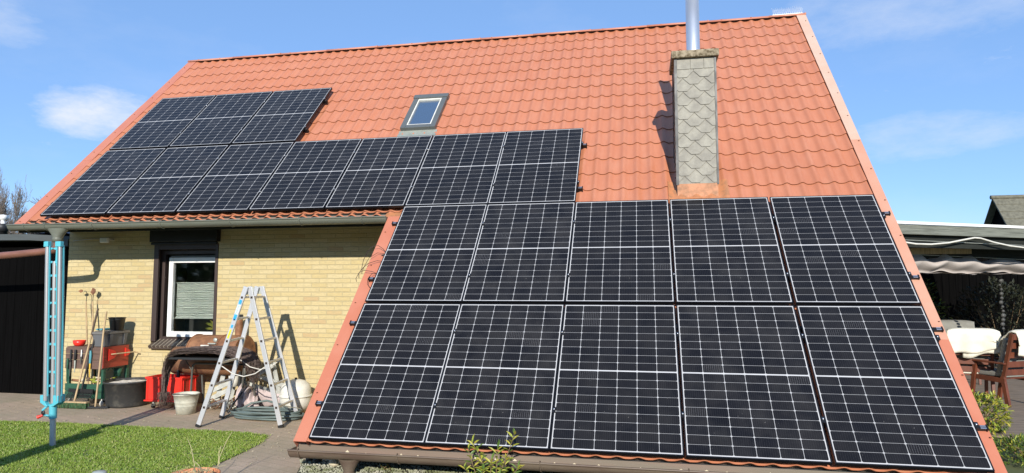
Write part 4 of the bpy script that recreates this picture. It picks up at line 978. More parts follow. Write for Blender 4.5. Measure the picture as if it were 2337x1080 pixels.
mb.box(X0, X1, Y0, Y0 + .008, Z0, Z1); mb.box(X0, X1, Y1 - .008, Y1, Z0, Z1); mb.box(X0, X0 + .008, Y0 + .008, Y1 - .008, Z0, Z1); mb.box(X1 - .008, X1, Y0 + .008, Y1 - .008, Z0, Z1); mb.box(X0 + .008, X1 - .008, Y0 + .008, Y1 - .008, Z0, Z0 + .01)
for a0, a1, b0, b1 in ((X0 - .014, X1 + .014, Y0 - .014, Y0 - .0), (X0 - .014, X1 + .014, Y1, Y1 + .014), (X0 - .014, X0, Y0, Y1), (X1, X1 + .014, Y0, Y1)): mb.box(a0, a1, b0, b1, Z1 - .028, Z1 + .002)
for x_ in (X0 + .02, X1 - .032): mb.box(x_, x_ + .012, Y0 - .008, Y0 - .0005, Z0, Z1 - .03)
for y_ in (Y0 + .03, Y1 - .05, (Y0 + Y1) / 2): mb.box(X1 + .0005, X1 + .009, y_, y_ + .014, Z0, Z1 - .03)
mb.build('body', 'red', t, .003)
mb = MB(); mb.box(X0 - .02, X1 + .02, Y0 - .02, Y1 + .02, .105, .124); mb.build('dolly', 'red', t, .004)
for x_, y_ in ((X0 + .1, Y0 + .04), (X1 - .1, Y0 + .04), (X0 + .1, Y1 - .04), (X1 - .1, Y1 - .04)):
    mb = MB(); mb.lathe((x_, y_, .035), [(.001, -.012), (.035, -.012), (.035, .012), (.001, .012)], 16, axis='x', mi=1); mb.box(x_ - .016, x_ + .016, y_ - .006, y_ + .02, .035, .104, 0); mb.build('castor', ['galv', 'black_pl'], t)
t = thing('zinc_bucket', 'dented pale zinc bucket on the paving left of the ladder', 'bucket', (2.53, 8.31, 0))
mb = MB(); mb.lathe((2.53, 8.31, 0), [(.001, .012), (.118, .012), (.120, .0), (.124, .0), (.136, .10), (.139, .104), (.139, .112), (.145, .15), (.149, .154), (.149, .162), (.166, .262), (.176, .262), (.178, .272), (.170, .276), (.162, .27), (.13, .06), (.001, .02)], 40)
mb.build('body', 'zinc', t)
mb = MB(); mb.grid(lambda a, b: (2.53 + .158 * b * math.cos(6.2832 * a), 8.31 + .158 * b * math.sin(6.2832 * a), .24 + .01 * math.sin(a * 20) * b), 30, 4); mb.build('fill', 'white_dirty', t)
mb = MB(); mb.lathe((2.53 - .175, 8.31, .25), [(.001, -.006), (.018, -.006), (.018, .006), (.001, .006)], 12, axis='x'); mb.tube([(2.36, 8.31, .255), (2.375, 8.2, .275), (2.45, 8.145, .281), (2.62, 8.145, .281), (2.69, 8.21, .275), (2.703, 8.31, .255)], .005, 6); mb.build('bail', 'steel_dark', t)

# ================================================================ BARREL SMOKER + TABLE + BRUSHWOOD
t = thing('barrel_smoker', 'rusty barrel smoker grill with tall chimney pipe behind the brushwood', 'grill', (2.72, 8.74, 0))
mb = MB(); n = 20; rr = .27; yc_, zc_ = 8.76, .79
vs = [(x_, yc_ - rr * math.cos(math.pi * j / n), zc_ + rr * math.sin(math.pi * j / n)) for x_ in (2.33, 3.13) for j in range(n + 1)]
mb.add(vs, [(j, n + 1 + j, n + 2 + j, j + 1) for j in range(n)], 0, True); mb.poly(vs[:n + 1], (.006, 0, 0)); mb.poly(vs[n + 1:], (-.006, 0, 0))
for x_ in (2.355, 2.82): mb.tube([(x_, yc_ - (rr + .003) * math.cos(math.pi * j / n), zc_ + (rr + .003) * math.sin(math.pi * j / n)) for j in range(n + 1)], .010, 5)
mb.build('lid', 'rust', t)
mb = MB(); mb.lathe((2.0, yc_, .68), [(.001, 0), (.20, 0), (.20, 1.16), (.001, 1.16)], 28, axis='x'); mb.build('barrel', 'rust', t)
MB().tube([(2.95, 8.86, .96), (2.95, 8.86, 1.31)], .052, 18).build('chimney_pipe', 'rust', t)
mb = MB(); mb.lathe((2.95, 8.86, 1.31), [(.056, 0), (.056, .04), (.045, .045), (.001, .045)], 18); mb.build('pipe_cap', 'steel_dark', t)
mb = MB(); mb.lathe((2.78, 8.57, 1.0), [(.001, -.02), (.030, -.02), (.030, .0), (.001, .0)], 16, axis='y'); mb.box(2.70, 2.82, 8.50, 8.53, .945, .962); mb.build('thermometer', 'galv', t)
MB().tube([(2.62, 8.46, .925), (2.75, 8.46, .925)], .012, 8).build('lid_handle', 'white_dirty', t)
MB().tube([(2.75, 8.46, .925), (2.84, 8.46, .92)], .010, 8).build('lid_grip', 'steel_dark', t)
mb = MB()
for x_ in (2.15, 3.15):
    for y_ in (8.62, 8.92): mb.beam((x_, y_, .0), (x_, y_, .56), .03, .03, 0, (0, 1, 0))
mb.build('leg', 'steel_dark', t)

t = thing('folding_table', 'dark folding table with grey tube legs under the brushwood', 'table', (2.85, 8.32, 0))
mb = MB(); mb.box(2.33, 3.46, 8.17, 8.50, .755, .785); mb.build('tabletop', 'steel_dark', t, .003)
for xs_ in (2.44, 3.26):
    mb = MB()
    mb.tube([(xs_, 8.505, .0), (xs_ + .02, 8.505, .56), (xs_ + .035, 8.50, .64), (xs_ + .09, 8.495, .668), (xs_ + .60 * (1 if xs_ < 3 else -.5), 8.49, .672)], .016, 8)
    mb.build('leg', 'tube_grey', t)
    mb = MB(); mb.tube([(xs_ + .19, 8.56, .0), (xs_ + .17, 8.52, .50)], .014, 8); mb.build('leg', 'tube_grey', t)
mb = MB(); mb.tube([(2.35, 8.47, .745), (2.46, 8.50, .56)], .007, 6); mb.build('brace', 'tube_grey', t)

mb = MB(); rs = random.Random(77)
cent = [(2.17, .20), (2.175, .42), (2.20, .62), (2.29, .78), (2.47, .865), (2.75, .885), (3.05, .885), (3.30, .86), (3.47, .80), (3.56, .70), (3.58, .58)]
def cpos(s):
    s = max(0, min(.9999, s)) * (len(cent) - 1); i = int(s); f = s - i; a, b = cent[i], cent[i + 1]; return a[0] + (b[0] - a[0]) * f, a[1] + (b[1] - a[1]) * f
for k in range(2600):
    s0 = rs.uniform(-.05, .95); L_ = rs.uniform(.08, .30); tw = rs.gauss(0, .055); ty = rs.uniform(-.17, .17); tz = rs.uniform(-.035, .04)
    if (s0 < .3 and rs.random() < .55) or (s0 > .72 and rs.random() < .45): continue
    pts = []
    for j in range(5):
        s = s0 + L_ * j / 4; x_, z_ = cpos(s); wth = (1 if s > .38 else .22 + .78 * (max(s, 0) / .38) ** 2) * (1 if s < .85 else 1 - 3 * (s - .85))
        nx_ = rs.gauss(0, .006)
        if s < .3: off = (tz * .55 + nx_, 0)
        else: off = (nx_, tz)
        pts.append((x_ + off[0], 8.31 + (ty + tw * j / 4) * wth, z_ + off[1] + rs.gauss(0, .005)))
    mb.tube(pts, [.0042, .0038, .0034, .0028, .0016], 3, cap=False, smooth=False)
for k in range(260):                                 # frayed ends
    e = rs.choice((0, 0, 1)); x_, z_ = (2.17, .28) if e == 0 else (3.57, .64)
    x_ += rs.gauss(0, .03); y_ = 8.31 + rs.gauss(0, .035); L_ = rs.uniform(.08, .22)
    mb.tube([(x_, y_, z_), (x_ + rs.gauss(0, .012), y_ + rs.gauss(0, .01), z_ - L_ * .5), (x_ + rs.gauss(0, .03), y_ + rs.gauss(0, .02), max(.01, z_ - L_))], [.003, .0024, .0012], 3, cap=False, smooth=False)
tag(mb.build('brushwood_mat', 'twig'), 'dark brushwood mat draped over the folding table, ends hanging down', 'brushwood')

# ================================================================ FRAMES, SACK, TANK, HOSE
def frame_thing(label, segs, w=.06, d_=.035):
    tt = thing('timber_trestle', label, 'trestle', (segs[0][0][0], segs[0][0][1], 0), 'pale grey timber trestles behind the ladder')
    for a_, b_ in segs: MB().beam(a_, b_, d_, w, 0, (0, -1, 0) if False else (0, 0, 1)).build('rail', 'beam_grey', tt, .002)
frame_thing('pale grey timber trestle leaning on the wall right behind the ladder', [((3.10, 8.86, .53), (3.72, 8.84, .34)), ((3.48, 8.93, .66), (3.72, 8.80, .02)), ((3.33, 8.80, .50), (3.56, 8.80, .63)), ((2.95, 8.88, .38), (3.85, 8.86, .17))])
frame_thing('pale grey timber trestle behind the leftmost ladder rail', [((2.80, 8.80, .64), (2.70, 8.72, .03)), ((2.96, 8.86, .62), (2.88, 8.78, .03)), ((2.62, 8.70, .24), (3.02, 8.74, .42)), ((2.62, 8.69, .13), (2.90, 8.73, .27))])
mb = MB(); mb.lathe((3.0, 8.70, .33), [(.001, 0), (.062, 0), (.072, .15), (.068, .15), (.058, .01)], 20)
tag(mb.build('plastic_pail', 'white_dirty'), 'small translucent white pail sitting in the grey trestle', 'pail')
mb = MB()
def sackp(a, b):
    x_ = 3.20 + .34 * a; z_ = .40 * (1 - b) ** .8 * (1 - .55 * a) + .05 * (1 - b); y_ = 8.60 - .10 * math.sin(math.pi * b) + .035 * math.sin(a * 26) * (1 - .5 * b) + .02 * mnoise.noise((a * 7, b * 7, 2)) - .08 * b
    pinch = 1 - .5 * (1 - b) * (1 - b); return (3.30 + (x_ - 3.30) * pinch * 1.15, y_, max(z_, .01) + .012 * math.sin(a * 31 + b * 3))
mb.grid(sackp, 50, 22)
mb.grid(lambda a, b: (3.38 + .55 * a, 8.66 + .10 * b - .04 * math.sin(math.pi * b), .30 * (1 - b) * (1 - .35 * a) + .02 + .02 * mnoise.noise((a * 6, b * 6, 5))), 30, 14)
o = tag(mb.build('cloth_sack', 'cloth'), 'crumpled pinkish white sack hanging from a hook under the ladder', 'sack'); sm_ = o.modifiers.new('solid', 'SOLIDIFY'); sm_.thickness = .006
mb = MB(); mb.tube([(3.30, 8.50, .62), (3.32, 8.49, .52), (3.31, 8.50, .42), (3.35, 8.50, .38)], .016, 8)
tag(mb.build('grey_hook', 'tube_grey'), 'grey bent hook above the crumpled sack', 'hook')
t = thing('expansion_tank', 'cream white steel pressure tank with welded rim on the paving by the low roof edge', 'tank', (4.03, 8.62, 0))
mb = MB(); mb.lathe((4.03, 8.62, .245), [(.001, .222), (.06, .220), (.13, .20), (.185, .155), (.208, .10), (.212, .02), (.212, -.06), (.205, -.12), (.17, -.18), (.11, -.22), (.001, -.238)], 36)
mb.build('shell', 'white_dirty', t)
mb = MB(); mb.lathe((4.03, 8.62, .245), [(.212, .012), (.226, .010), (.228, .0), (.226, -.010), (.212, -.012)], 36); mb.build('rim', 'white_dirty', t)
mb = MB(); mb.tube([(4.03, 8.62, .46), (4.03, 8.62, .49)], .018, 10); mb.build('valve', 'steel_dark', t)
mb = MB()
pts = []; rs = random.Random(15); turns = 8
for k in range(turns * 28):
    a = 2 * math.pi * k / 28; tn = k / 28; r_ = .40 + .05 * math.sin(tn * 2.1) + .03 * math.sin(tn * 5.3 + a); pts.append((3.85 + r_ * 1.12 * math.cos(a) + .03 * math.sin(tn * 1.7), 8.22 + r_ * .52 * math.sin(a) + .02 * math.sin(tn * 3.1), .018 + .011 * tn + .006 * math.sin(a * 3 + tn)))
pts += [(3.95, 8.42, .14), (3.7, 8.44, .19), (3.5, 8.38, .16), (3.36, 8.25, .06), (3.3, 8.1, .02)]
mb.tube(pts, .0145, 8)
tag(mb.build('garden_hose', 'hose'), 'coiled grey green garden hose lying under the ladder', 'hose')
mb = MB(); rs = random.Random(41)
for k in range(55):
    x_ = rs.uniform(2.75, 3.35); y_ = rs.uniform(8.45, 8.75); a = rs.uniform(0, 6.28); r_ = rs.uniform(.03, .10)
    mb.tube([(x_ + r_ * math.cos(a + q), y_ + r_ * .5 * math.sin(a + q), .02 + rs.uniform(0, .10) + .05 * abs(math.sin(q))) for q in (0, .8, 1.6, 2.6)], rs.uniform(.004, .010), 5, rs.choice((0, 0, 1, 2)))
tag(mb.build('scrap_metal', ['galv', 'rust', 'wood_dark']), 'heap of bent wire, cogs and scrap metal behind the ladder', 'scrap')
mb = MB(); mb.tube([(3.32, 8.44, .30), (3.22, 8.35, .12), (3.18, 8.32, .02)], .012, 6); mb.tube([(3.0, 8.5, .02), (3.2, 8.42, .03), (3.45, 8.42, .04)], .012, 6)
tag(mb.build('black_cable', 'black_pl'), 'short black cable lying below the crumpled sack', 'cable')

# ================================================================ LADDER
t = thing('step_ladder', 'double sided aluminium step ladder standing open on the paving', 'ladder', (3.82, 7.9, 0))
FL0, FL1 = Vector((3.312, 7.52, 0)), Vector((3.876, 7.60, 1.765)); FR0, FR1 = Vector((4.358, 7.70, 0)), Vector((3.905, 7.63, 1.765))
BL0, BL1 = Vector((3.245, 8.09, 0)), Vector((3.80, 8.10, 1.77)); BR0, BR1 = Vector((4.268, 8.27, 0)), Vector((3.83, 8.20, 1.77))
BL1 = Vector((3.70, 8.12, 1.77)); BR1 = Vector((3.755, 8.14, 1.77))
def railb(a, b): 
    d_ = (b - a).normalized(); mb = MB(); mb.beam(a + d_ * .03, b, .062, .024, 0, (0, -1, 0)); mb.build('side_rail', 'alu', t, .003)
    mb = MB(); mb.beam(a + d_ * .0, a + d_ * .035, .068, .03, 0, (0, -1, 0)); mb.build('foot', 'black_pl', t)
for a, b in ((FL0, FL1), (FR0, FR1), (BL0, BL1), (BR0, BR1)): railb(a, b)
for (fa, fb, ba, bb) in ((FL0, FL1, BL0, BL1), (FR0, FR1, BR0, BR1)):
    for k in range(6):
        s = (.246 + k * .2765) / 1.765
        p0 = fa.lerp(fb, s); p1 = ba.lerp(bb, s); mb = MB(); mb.beam(p0 + Vector((0, .013, 0)), p1 + Vector((0, -.013, 0)), .03, .028); mb.build('rung', 'alu', t, .004)
        mb = MB(); mb.box(p0.x - .015, p0.x + .015, p0.y - .0145, p0.y - .0125, p0.z - .014, p0.z + .014); mb.box(p0.x - .009, p0.x + .009, p0.y - .0165, p0.y - .0145, p0.z - .008, p0.z + .008, 1); mb.build('rung_socket', ['wood_dark', 'black_pl'], t)
for a, b in ((FL1, FR1), (BL1, BR1)):
    mb = MB(); c_ = (a + b) / 2 + Vector((0, .018, -.05))
    mb.poly([c_ + Vector((-.07, 0, .03)), c_ + Vector((-.075, 0, -.03)), c_ + Vector((-.02, 0, -.055)), c_ + Vector((.03, 0, -.05)), c_ + Vector((.075, 0, -.01)), c_ + Vector((.07, 0, .045)), c_ + Vector((0, 0, .055))], (0, .006, 0))
    mb.poly([c_ + Vector((-.07, -.003, -.03)), c_ + Vector((-.06, -.003, -.05)), c_ + Vector((-.03, -.003, -.01)), c_ + Vector((-.035, -.003, .0))], (0, .002, 0), mi=1)
    mb.build('hinge', ['galv', 'black_pl'], t)
for (a, b, s, c_, d_) in ((FL0, FL1, .43, FR0, FR1), (BL0, BL1, .44, BR0, BR1)):
    p0 = a.lerp(b, s) + Vector((.03, .02, 0)); p1 = c_.lerp(d_, s) + Vector((-.03, .02, 0)); mid_ = (p0 + p1) / 2 - Vector((0, 0, .13))
    MB().tube([p0, p0.lerp(mid_, .5) - Vector((0, 0, .03)), mid_, p1.lerp(mid_, .5) - Vector((0, 0, .03)), p1], .007, 6).build('strap', 'rope', t)
mb = MB(); mb.beam(FR0.lerp(FR1, .14) + Vector((-.02, .15, .0)), FR0.lerp(FR1, .14) + Vector((.05, .5, -.1)), .012, .012); mb.build('stay', 'galv', t)
d_ = (FL1 - FL0).normalized(); fy = Vector((0, -.0155, 0))
def patch(s0, s1, w, key):
    a, b = FL0.lerp(FL1, s0) + fy, FL0.lerp(FL1, s1) + fy; sd = Vector((d_.z, 0, -d_.x)).normalized() * w
    MB().poly([a - sd, a + sd, b + sd, b - sd], (0, .001, 0)).build('sticker', key, t)
patch(.875, .905, .020, 'blue_label'); patch(.80, .874, .020, 'white'); patch(.762, .80, .020, 'blue_label'); patch(.705, .727, .014, 'blue_label'); patch(.63, .692, .013, 'yellow_label')
def text(body, size, key, mtx, parent):
    cu = bpy.data.curves.new('text', 'FONT'); cu.body = body; cu.size = size; cu.extrude = .0004; cu.align_x = 'CENTER'; cu.align_y = 'CENTER'
    ob = bpy.data.objects.new('tmp', cu); COL.objects.link(ob); dg = bpy.context.evaluated_depsgraph_get(); me = bpy.data.meshes.new_from_object(ob.evaluated_get(dg)); bpy.data.objects.remove(ob)
    o = bpy.data.objects.new('lettering', me); COL.objects.link(o); me.materials.clear(); me.materials.append(M[key]); me.transform(mtx); off = parent.location
    me.transform(Matrix.Translation(-off)); o.parent = parent; return o
c_ = FL0.lerp(FL1, .836) + fy + Vector((0, -.0015, 0)); up_ = d_; zz = Vector((0, -1, 0)); xx = up_; yy = zz.cross(xx)
text('ZARGES', .040, 'blue_label', Matrix(((xx.x, yy.x, zz.x, c_.x), (xx.y, yy.y, zz.y, c_.y), (xx.z, yy.z, zz.z, c_.z), (0, 0, 0, 1))), t)

# ================================================================ FOREGROUND
t = thing('terracotta_pot', 'wide terracotta pot with dry stems on the paving corner', 'flower pot', (5.06, 5.12, 0))
mb = MB(); mb.lathe((5.06, 5.12, 0), [(.001, .0), (.14, .0), (.19, .10), (.198, .11), (.205, .115), (.212, .165), (.197, .168), (.195, .13), (.001, .13)], 40); mb.build('body', 'terracotta', t)
mb = MB(); mb.grid(lambda a, b: (5.06 + .196 * b * math.cos(6.2832 * a), 5.12 + .196 * b * math.sin(6.2832 * a), .125 + .02 * mnoise.noise((b * 9 * math.cos(6.28 * a), b * 9 * math.sin(6.28 * a), 0))), 30, 8); mb.build('soil', 'soil', t)
mb = MB(); rs = random.Random(19)
for q in ([(5.04, 5.18, .12), (5.00, 5.20, .24), (4.95, 5.22, .36), (4.90, 5.24, .42)], [(5.12, 5.35, .12), (5.13, 5.37, .25), (5.17, 5.40, .38), (5.21, 5.42, .46)], [(4.99, 5.32, .12), (4.95, 5.34, .17), (4.89, 5.36, .20)], [(5.12, 5.36, .12), (5.115, 5.38, .28), (5.12, 5.4, .34)]):
    mb.tube(q, [.004, .0035, .003, .002][:len(q)], 5)
for k in range(60):
    a = rs.uniform(0, 6.28); r_ = rs.uniform(.02, .18); x_, y_ = 5.06 + r_ * math.cos(a), 5.12 + r_ * math.sin(a); mb.tube([(x_, y_, .12), (x_ + rs.gauss(0, .03), y_ + rs.gauss(0, .03), .12 + rs.uniform(.03, .09)), (x_ + rs.gauss(0, .06), y_ + rs.gauss(0, .05), .13 + rs.uniform(.0, .08))], .0022, 4)
mb.build('dry_stems', 'dry_stem', t)
mb = MB(); mb.lathe((3.98, 5.27, 0), [(.02, 0), (.02, .04), (.06, .05), (.065, .075), (.05, .09), (.001, .095)], 24)
tag(mb.build('garden_light', 'galv'), 'small round metal garden light in the lawn at the bottom edge', 'garden light')
def leafy(mbl, p, d, L_, w, rs, mi=0):
    d = Vector(d).normalized(); sd = d.cross(Vector((rs.gauss(0, .3), rs.gauss(0, .3), 1))).normalized(); up = sd.cross(d); m1 = p + d * L_ * .35 + up * L_ * .06; m2 = p + d * L_ * .7 + up * L_ * .03; e = p + d * L_ - up * L_ * .12
    mbl.add([p, m1 + sd * w, m2 + sd * w * .7, e, m2 - sd * w * .7, m1 - sd * w], [(0, 1, 2, 3), (0, 3, 4, 5)], mi, False)
def stem_shrub(name, label, base, tips, key, L_, w, seed, per=16, zmin=.05):
    t = thing(name, label, 'shrub', base); rs = random.Random(seed); st = MB(); lf = MB()
    for tip in tips:
        b = Vector(base) + Vector((rs.gauss(0, .03), rs.gauss(0, .03), 0)); e = Vector(tip); m_ = (b + e) / 2 + Vector((rs.gauss(0, .03), rs.gauss(0, .03), 0))
        pts = [b * (1 - s) ** 2 + m_ * 2 * s * (1 - s) + e * s * s for s in [i / 8 for i in range(9)]]
        st.tube(pts, [.006 - .0005 * i for i in range(9)], 5)
        H_ = e.z - b.z
        for k in range(per):
            s = .25 + .75 * (k + rs.random()) / per; q = b * (1 - s) ** 2 + m_ * 2 * s * (1 - s) + e * s * s; a = k * 2.4 + rs.uniform(-.4, .4); el = .15 + .9 * s ** 3
            leafy(lf, q, (math.cos(a), math.sin(a), el), L_ * rs.uniform(.7, 1.15), w, rs, rs.choice((0, 0, 1)))
    st.build('stems', 'stem', t); lf.build('leaves', key, t); return t
stem_shrub('young_shrub', 'young yellow green shrub with lance leaves in front of the low gutter', (7.58, 5.45, 0),
           [(7.40, 5.42, .42), (7.45, 5.36, .49), (7.80, 5.42, .57), (7.66, 5.38, .44), (7.52, 5.40, .35), (7.72, 5.46, .33), (7.62, 5.34, .36), (7.36, 5.44, .26), (7.84, 5.40, .30), (7.56, 5.30, .28), (7.70, 5.28, .24), (7.46, 5.28, .22)], ['leaf_yellow', 'leaf_green'], .085, .011, 5, 20)
mb = MB(); mb.add([(5.86 + .075 * p_[0], 6.12 + .06 * p_[1], .045 + .05 * p_[2]) for p_ in ico], icf, 0, True); o = tag(mb.build('pale_stone', 'stone_white'), 'pale cream stone block under the low gutter beside the funnel', 'stone'); s_ = o.modifiers.new('s', 'SUBSURF'); s_.levels = s_.render_levels = 2
mb = MB(); mb.add([(5.63 + .055 * p_[0], 6.22 + .05 * p_[1], .05 + .05 * p_[2]) for p_ in ico], icf, 0, False); mb.add([(5.53 + .04 * p_[0], 6.24 + .04 * p_[1], .035 + .03 * p_[2]) for p_ in ico], icf, 0, False); tag(mb.build('dark_stone', 'stone_dark'), 'small dark stones under the left end of the low gutter', 'stones')
stem_shrub('seedling', 'tiny green seedling growing in the gravel', (6.42, 6.06, 0), [(6.40, 6.05, .10), (6.45, 6.05, .07), (6.38, 6.04, .06)], ['leaf_green', 'leaf_yellow'], .035, .006, 8, 8)

# ================================================================ RIGHT SIDE: terrace, pergola, chairs
structure(MB().poly([(11.7, 9.6, .004), (13.0, 8.9, .004), (18, 11.5, .004), (18, 19, .004), (11.7, 19, .004)], (0, 0, -.02)), 'terrace', 'deck')
PD = Vector((.86992, .49319, 0)); PN = Vector((-.49319, .86992, 0)); PO = Vector((12.567, 10.651, 0))
def pp_(s, o_, z): q = PO + PD * s + PN * o_; return Vector((q.x, q.y, z))
t = thing('pergola', 'grey timber terrace roof with white edge beside the house', 'pergola', (14.5, 13, 0))
mb = MB(); mb.poly([pp_(-.85, .14, 2.66), pp_(5.2, .14, 2.66), (15.6, 18.4, 2.66), (11.8, 18.4, 2.66)], (0, 0, .05)); mb.build('roof_slab', 'timber_dark', t)
mb = MB(); mb.poly([pp_(-.85, -.05, 2.695), pp_(5.2, -.05, 2.695), pp_(5.2, .2, 2.72), pp_(-.85, .2, 2.72)], (0, 0, .042)); mb.build('roof_edge', 'white', t)
mb = MB(); mb.poly([pp_(-.85, -.03, 2.545), pp_(5.2, -.03, 2.545), pp_(5.2, -.03, 2.69), pp_(-.85, -.03, 2.69)], PN * .03); mb.build('fascia_board', 'timber_grey', t, .003)
mb = MB(); mb.poly([pp_(-.85, .06, 2.36), pp_(5.2, .06, 2.36), pp_(5.2, .06, 2.655), pp_(-.85, .06, 2.655)], PN * .07)
mb.poly([pp_(-.6, .55, 2.24), pp_(5.2, .55, 2.24), pp_(5.2, .55, 2.60), pp_(-.6, .55, 2.60)], PN * .08)
mb.build('front_beam', 'timber_dark', t)
mb = MB(); mb.beam(pp_(.75, .50, 2.33), pp_(2.1, .50, 2.36), .03, .10); mb.build('pale_batten', 'wood_handle', t)
mb = MB(); 
for s_, o_ in ((5.0, .1), (4.8, 4)): mb.beam(pp_(s_, o_, 0), pp_(s_, o_, 2.65), .11, .11, 0, (0, 1, 0))
mb.build('post', 'timber_dark', t)
mb = MB(); x_ = 11.85
while x_ < 19: mb.box(x_, x_ + .14, 18.0 + .01 * (int(x_ * 10) % 2), 18.05, 0, 2.65); x_ += .15
tag(mb.build('terrace_screen', 'black_wood'), 'dark board screen closing the back of the terrace', 'screen')
def hang(name, key, label, cat, pts, r): tag(MB().tube(pts, r, 8).build(name, key), label, cat)
cab = [pp_(s_, -.06, z_) for s_, z_ in ((-.6, 2.50), (-.05, 2.43), (.25, 2.40), (.55, 2.40), (.9, 2.43), (1.2, 2.48), (1.45, 2.52), (1.58, 2.515), (1.85, 2.46), (2.2, 2.41), (2.5, 2.39), (3.0, 2.40), (3.6, 2.5))]
hang('white_hose', 'white_dirty', 'cream hose sagging along the terrace beam', 'hose', cab, .013)
hang('awning_wire', 'galv', 'thin steel wire stretched under the terrace beam', 'wire', [pp_(-.4, .02, 2.47), pp_(5.0, .02, 2.40)], .004)
hang('awning_wire', 'galv', 'thin steel wire just above the folded awning cloth', 'wire', [pp_(-.2, .5, 2.30), pp_(5.0, .5, 2.20)], .004)
pts_top = [(.45, 2.33), (1.0, 2.34), (1.3, 2.22), (1.58, 2.33), (1.85, 2.27), (2.18, 2.31), (2.5, 2.19), (2.92, 2.29), (3.48, 2.19), (3.9, 2.28), (4.5, 2.18), (5.0, 2.27)]
def ztop(s):
    for (a0, b0), (a1, b1) in zip(pts_top[:-1], pts_top[1:]):
        if a0 <= s <= a1:
            f = (s - a0) / (a1 - a0); f = f * f * (3 - 2 * f) * .5 + f * .5; return b0 + (b1 - b0) * f
    return 2.25
mb = MB()
def awp(a, b):
    s = .45 + 4.5 * a; zt_ = ztop(s); zb_ = 2.00 + .02 * math.sin(s * 5) + .012 * math.sin(s * 13); bul = .16 * math.sin(math.pi * min(1, b * 1.1)) ; ph = .03 * math.sin(s * 11 + b * 2.5) * (1 - b) 
    q = PO + PD * s + PN * (.62 - bul + ph); return (q.x, q.y, zt_ + (zb_ - zt_) * b)
mb.grid(awp, 160, 12)
mb.grid(lambda a, b: tuple(PO + PD * (.45 + 4.5 * a) + PN * (.58 + .5 * b) + Vector((0, 0, 2.0 - .035 * math.sin(math.pi * b) - .02 * abs(math.sin((.45 + 4.5 * a) * 4)) + .12 * b))), 120, 6)
tag(mb.build('awning_cloth', 'awning'), 'folded taupe awning cloth hanging in scallops under the terrace roof', 'awning')
mb = MB(); rs = random.Random(9); q = Vector((14.93, 12.9, 0))
mb.tube([(q.x, q.y, 2.6), (q.x, q.y, .95)], .002, 4)
for k in range(13): r_ = rs.uniform(.02, .04); mb.lathe((q.x + rs.gauss(0, .01), q.y, 1.95 - k * .075), [(.001, -.01), (r_, -.004), (r_, .004), (.001, .01)], 10, axis='y')
tag(mb.build('shell_chain', 'shell'), 'chain of pale shells hanging in the dark terrace', 'hanging chain')

def chair(label, loc, rz, cover):
    t = thing('garden_armchair', label, 'armchair', (0, 0, 0), 'teak armchairs on the terrace')
    for sg in (-1, 1):
        MB().beam((sg * .27, -.26, 0), (sg * .27, -.20, .44), .045, .06, 0, (0, 1, 0)).build('leg', 'teak', t, .004)
        MB().beam((sg * .27, -.21, .43), (sg * .27, -.37, 1.08), .035, .055, 0, (0, 1, 0)).build('back_post', 'teak', t, .004)
        MB().beam((sg * .29, .30, 0), (sg * .29, .20, .62), .04, .06, 0, (0, 1, 0)).build('leg', 'teak', t, .004)
        MB().beam((sg * .30, -.27, .635), (sg * .30, .32, .645), .07, .025).build('armrest', 'teak', t, .006)
        MB().beam((sg * .28, -.24, .38), (sg * .28, .26, .40), .03, .07).build('side_rail', 'teak', t, .003)
    mb = MB()
    for k in range(7): y_ = -.20 + k * .072; mb.box(-.255, .255, y_, y_ + .055, .40, .42)
    mb.build('seat', 'teak', t, .003)
    for z_ in (.50, .62, .76, .90, 1.03):
        y_ = -.21 - .16 * (z_ - .43) / .65; MB().beam((-.25, y_, z_), (.25, y_, z_), .022, .085).build('back_slat', 'teak', t, .003)
    MB().box(-.24, .24, -.22, .24, .425, .50).build('cushion', 'towel_grey' if cover != 'cream' else 'towel', t, .02)
    mb = MB(); mb.box(-.24, .24, -.14, -.075, .50, 1.06, 0, Matrix.Translation((0, .125, 0)) @ Matrix.Rotation(.24, 4, 'X')); mb.build('back_cushion', 'towel_grey', t, .02)
    t.location = loc; t.rotation_euler = (0, 0, rz); return t
def towel(label, loc, rz, z_front, z_back, w0, w1, key, seed):
    mb = MB(); prof_ = [(-.02, z_front), (-.10, .95), (-.235, 1.115), (-.30, 1.135), (-.375, 1.12), (-.40, 1.05), (-.405, .95), (-.40, .86), (-.395, z_back)]
    def tp(a, b):
        s = b * (len(prof_) - 1); i = min(int(s), len(prof_) - 2); f = s - i; y_ = prof_[i][0] * (1 - f) + prof_[i + 1][0] * f; z_ = prof_[i][1] * (1 - f) + prof_[i + 1][1] * f
        x_ = w0 + (w1 - w0) * a; dr = -.03 * (abs(a - .5) * 2) ** 4 * (1 if .2 < b < .8 else 0); return (x_ + .014 * math.sin(b * 7 + seed) + .03 * (a - .5) * b, y_ - .014 * math.sin(a * 13 + seed + b * 2) * b - .01 * mnoise.noise((a * 5, b * 5, seed)), z_ + dr + .10 * a * max(0, b - .7) / .3 + (.02 * math.sin(a * 8 + seed) if b > .95 else 0))
    mb.grid(tp, 24, 32); o = mb.build('towel', key); m_ = o.modifiers.new('solid', 'SOLIDIFY'); m_.thickness = .014; m_.offset = 1
    o.location = loc; o.rotation_euler = (0, 0, rz); return tag(o, label, 'towel', 'towels over the chair backs')
c1, r1 = Vector((13.84, 11.72, 0)), R(-12)
chair('teak armchair seen from behind with cream towel over its back', c1, r1, 'cream')
towel('cream towel over the back of the armchair nearest the orange trim', c1, r1, .7, .72, -.31, .30, 'towel', 0)
towel('lower folded layer of the cream towel on the armchair nearest the orange trim', c1 + Vector((.06, .012, 0)), r1, .9, .68, -.16, .30, 'towel', 3)
c2, r2 = Vector((14.19, 11.42, 0)), R(28)
